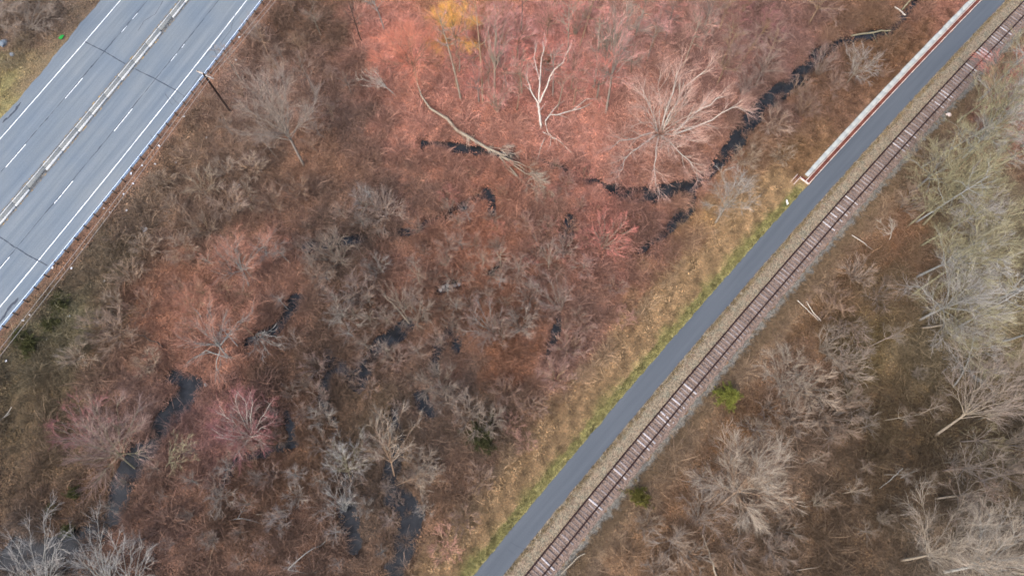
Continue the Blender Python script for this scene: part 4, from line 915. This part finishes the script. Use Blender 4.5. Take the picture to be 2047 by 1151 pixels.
# ------------------------------------------------------------------ undergrowth nobody could count: scattered by geometry nodes
def proto_scatter(name, builder, n, mat):
    c = bpy.data.collections.new(name + '_pieces')
    for k in range(n):
        g = np.random.default_rng(900 + k + len(name) * 31); v, f, var = builder(g)
        c.objects.link(mk(name + '_piece', v, f, mat, link=False, vattr={'var': var}))
    return c
def b_brush(g):
    n = 34; a = g.uniform(0, 6.283, n); q = g.uniform(0, .35, n); base = np.c_[q * np.cos(a), q * np.sin(a), np.full(n, -.05)]
    el = g.uniform(.45, 1.4, n); d = np.c_[np.cos(a) * np.cos(el), np.sin(a) * np.cos(el), np.sin(el)]; K = 4; L = g.uniform(.5, 1.25, n)
    Pt = np.zeros((n, K, 3)); Pt[:, 0] = base
    for k in range(1, K):
        Pt[:, k] = Pt[:, k - 1] + d * (L / (K - 1))[:, None]; d = d + g.normal(0, .25, (n, 3)); d[:, 2] -= .12; d /= np.linalg.norm(d, axis=1)[:, None]
    R = np.linspace(.011, .005, K)[None] * g.uniform(.8, 1.3, n)[:, None]
    P2, R2 = child(Pt, R, 4, .25, .5, 45, .1, 3, .2, 0, .004, g)
    nl = 4; al = g.uniform(0, 6.283, nl); e2 = g.uniform(.5, 1.2, nl); dl = np.c_[np.cos(al) * np.cos(e2), np.sin(al) * np.cos(e2), np.sin(e2)]; Kl = 6; Pl = np.zeros((nl, Kl, 3)); Ll = g.uniform(1.2, 2.6, nl)
    for k in range(1, Kl):
        Pl[:, k] = Pl[:, k - 1] + dl * (Ll / (Kl - 1))[:, None]; dl = dl + g.normal(0, .16, (nl, 3)); dl[:, 2] -= .22; dl /= np.linalg.norm(dl, axis=1)[:, None]
    v3, f3, _, b3 = tubes(Pl, np.linspace(.013, .006, Kl)[None] * g.uniform(.8, 1.3, nl)[:, None], 3); r3 = g.uniform(.6, 1.0, nl)
    v1, f1, _, b1 = tubes(Pt, R, 3); v2, f2, _, b2 = tubes(P2, np.minimum(R2, .008), 3); r1, r2 = g.random(n), g.random(len(P2))
    return np.concatenate([v1, v2, v3]), np.concatenate([f1, f2 + len(v1), f3 + len(v1) + len(v2)]), np.concatenate([r1[b1], r2[b2] * .9, r3[b3]])
def quads(c, u, w, var):
    v = np.stack([c - u - w * .35, c + u * .1 - w, c + u + w * .2, c - u * .1 + w], 1).reshape(-1, 3); a = np.arange(len(c)) * 4
    return v, np.c_[a, a + 1, a + 2, a + 3], np.repeat(var, 4)
def b_leaf(g):
    n = 70; q = np.sqrt(g.random(n)) * .75; a = g.uniform(0, 6.283, n); c = np.c_[q * np.cos(a), q * np.sin(a), g.uniform(.01, .16, n)]
    t = g.uniform(0, 6.283, n); s = g.uniform(.04, .085, n)[:, None]; u = np.c_[np.cos(t), np.sin(t), g.normal(0, .35, n)] * s; w = np.c_[-np.sin(t), np.cos(t), g.normal(0, .35, n)] * s * .7
    return quads(c, u, w, g.random(n) ** 1.3)
def b_grass(g):
    n = 60; a = g.uniform(0, 6.283, n); q = g.uniform(0, .3, n); b0 = np.c_[q * np.cos(a), q * np.sin(a), np.full(n, -.02)]; el = g.uniform(.3, 1.3, n); L = g.uniform(.25, .6, n)
    d = np.c_[np.cos(a) * np.cos(el), np.sin(a) * np.cos(el), np.sin(el)]; Pt = np.stack([b0, b0 + d * L[:, None] * .6, b0 + d * L[:, None] + np.c_[np.cos(a) * .1, np.sin(a) * .1, -.12 * np.ones(n)]], 1)
    v, f, _, bid = tubes(Pt, np.array([.012, .010, .004])[None] * np.ones((n, 1)), 3); return v, f, g.random(n)[bid]
CB, CL, CG = proto_scatter('brush', b_brush, 5, 'brush_twig'), proto_scatter('leaf', b_leaf, 4, 'leaf'), proto_scatter('grass', b_grass, 3, 'grass_blade')
def scatter(name, label, cat, coll, p, col, scl, g):
    me = bpy.data.meshes.new(name); me.vertices.add(len(p)); me.vertices.foreach_set('co', p.astype(np.float32).ravel())
    a = me.attributes.new('col', 'FLOAT_COLOR', 'POINT'); a.data.foreach_set('color', np.c_[col, np.ones(len(p))].astype(np.float32).ravel())
    a = me.attributes.new('scl', 'FLOAT', 'POINT'); a.data.foreach_set('value', scl.astype(np.float32))
    a = me.attributes.new('rot', 'FLOAT_VECTOR', 'POINT'); a.data.foreach_set('vector', np.c_[g.normal(0, .1, (len(p), 2)), g.uniform(0, 6.283, len(p))].astype(np.float32).ravel())
    o = bpy.data.objects.new(name, me); COL.objects.link(o); o['kind'] = 'stuff'; tag(o, label, cat)
    ng = bpy.data.node_groups.new(name + '_scatter', 'GeometryNodeTree')
    ng.interface.new_socket('Geometry', in_out='INPUT', socket_type='NodeSocketGeometry'); ng.interface.new_socket('Geometry', in_out='OUTPUT', socket_type='NodeSocketGeometry')
    N = ng.nodes; gi, go = N.new('NodeGroupInput'), N.new('NodeGroupOutput'); ip = N.new('GeometryNodeInstanceOnPoints'); ci = N.new('GeometryNodeCollectionInfo')
    ci.inputs['Collection'].default_value = coll; ci.inputs['Separate Children'].default_value = True; ci.inputs['Reset Children'].default_value = True
    def na(nm, ty):
        q = N.new('GeometryNodeInputNamedAttribute'); q.data_type = ty; q.inputs['Name'].default_value = nm; return q.outputs['Attribute']
    ln = ng.links.new; ln(gi.outputs[0], ip.inputs['Points']); ln(ci.outputs[0], ip.inputs['Instance']); ip.inputs['Pick Instance'].default_value = True
    ln(na('scl', 'FLOAT'), ip.inputs['Scale']); ln(na('rot', 'FLOAT_VECTOR'), ip.inputs['Rotation']); ln(ip.outputs[0], go.inputs[0])
    md = o.modifiers.new('scatter', 'NODES'); md.node_group = ng; return o
g = np.random.default_rng(5)
def spots(n, lo=-75, hi=75, y0=-12, y1=78):
    x = g.uniform(-88, 88, n); y = g.uniform(y0, y1, n); return x, y
def visible(x, y): 
    d = np.stack([x, y, 0 * x - H - 1], -1); cz = -(d[:, 1] * ST - d[:, 2] * CT) ; zc = d[:, 1] * ST - d[:, 2] * CT
    u = d[:, 0] / zc * FPX + 1023.5; v = 575.5 - (d[:, 1] * CT + d[:, 2] * ST) / zc * FPX
    return (u > -120) & (u < 2170) & (v > -110) & (v < 1270)
NB, NL = 64000, 40000
x, y = spots(NB); s, n = tsn(x, y); rs, m = rsm(x, y); z = ground_z(x, y)
dens = np.clip(.66 + .32 * wob(x, y, 7, 0) + .25 * wob(x, y, 2.5, 8), .12, 1)
keep = visible(x, y) & ((n > 4.5) | (n < -8.6)) & ((m > 2.2) | (m < -24)) & (g.random(NB) < dens * np.where(z > -1.38, 1, .07))
x, y, z = x[keep], y[keep], np.maximum(z[keep], WATER_Z - .05); c = surface_colour(x, y); gray = c.mean(1, keepdims=True)
c = (c * .84 + gray * np.array([1.08, 1.0, .90]) * .16) * g.uniform(.7, 1.3, (len(x), 1)) * 1.42
scatter('brush', 'tangled leafless brush covering the wetland and woodland floor', 'brush', CB, np.c_[x, y, z], c, g.uniform(.55, 1.0, len(x)) * (1 + .55 * np.clip(wob(x, y, 6, 16), -.6, 1)) , g)
x, y = spots(NL); s, n = tsn(x, y); rs, m = rsm(x, y); z = ground_z(x, y)
keep = visible(x, y) & ((n > 2.0) | (n < -8.6)) & ((m > 0.8) | (m < -21.5)) & (z > -1.56) & (g.random(NL) < np.where(n > 2, sm(-.1, .9, stream_depth(x, y) + .4 * wob(x, y, 2.2, 8)), 1)) & (g.random(NL) < .6 + .4 * wob(x, y, 3.5, 0))
x, y, z = x[keep], y[keep], z[keep]; c = surface_colour(x, y) * g.uniform(.75, 1.3, (len(x), 1)) * np.array([1.02, 1.0, .97]) * 1.1
scatter('leaf_litter', 'fallen dry leaves carpeting the ground between the brush', 'leaves', CL, np.c_[x, y, z], c, g.uniform(.8, 1.3, len(x)), g)
# grass: tan slope above the trail, short green verge, dry tufts on the gravel
s = g.uniform(-14, 110, 26000); n = g.uniform(.12, 6.2, 26000); xy = txy(s, n); x, y = xy[:, 0], xy[:, 1]
keep = visible(x, y) & ((s < 57.0) | (n > 1.6)) & (g.random(len(s)) < np.where(s < 58, 1 - .8 * sm(3.5, 6, n), .25))
x, y, n = x[keep], y[keep], n[keep]; c = surface_colour(x, y) * g.uniform(.65, 1.35, (len(x), 1)) * (1 + .3 * wob(x, y, 1.6, 16)[:, None]) * 1.22
scatter('grass', 'dry tan grass and green verge along the trail', 'grass', CG, np.c_[x, y, ground_z(x, y)], c, np.where(n < 1.4, .3, .75) * g.uniform(.7, 1.3, len(x)), g)
s = g.uniform(-14, 115, 9000); n = np.where(g.random(9000) < .6, g.uniform(-4.1, -2.55, 9000), g.normal(-8.1, .35, 9000)); xy = txy(s, n); x, y = xy[:, 0], xy[:, 1]
keep = visible(x, y); x, y, n = x[keep], y[keep], n[keep]; c = np.where((n > -5)[:, None], lin((156, 138, 108)), lin((142, 120, 96))) * g.uniform(.7, 1.3, (len(x), 1)) * .85
scatter('dry_grass', 'short dry weeds on the gravel beside the railway', 'grass', CG, np.c_[x, y, 0 * x - .01], c, np.where(n > -5, .32, .6) * g.uniform(.7, 1.3, len(x)), g)
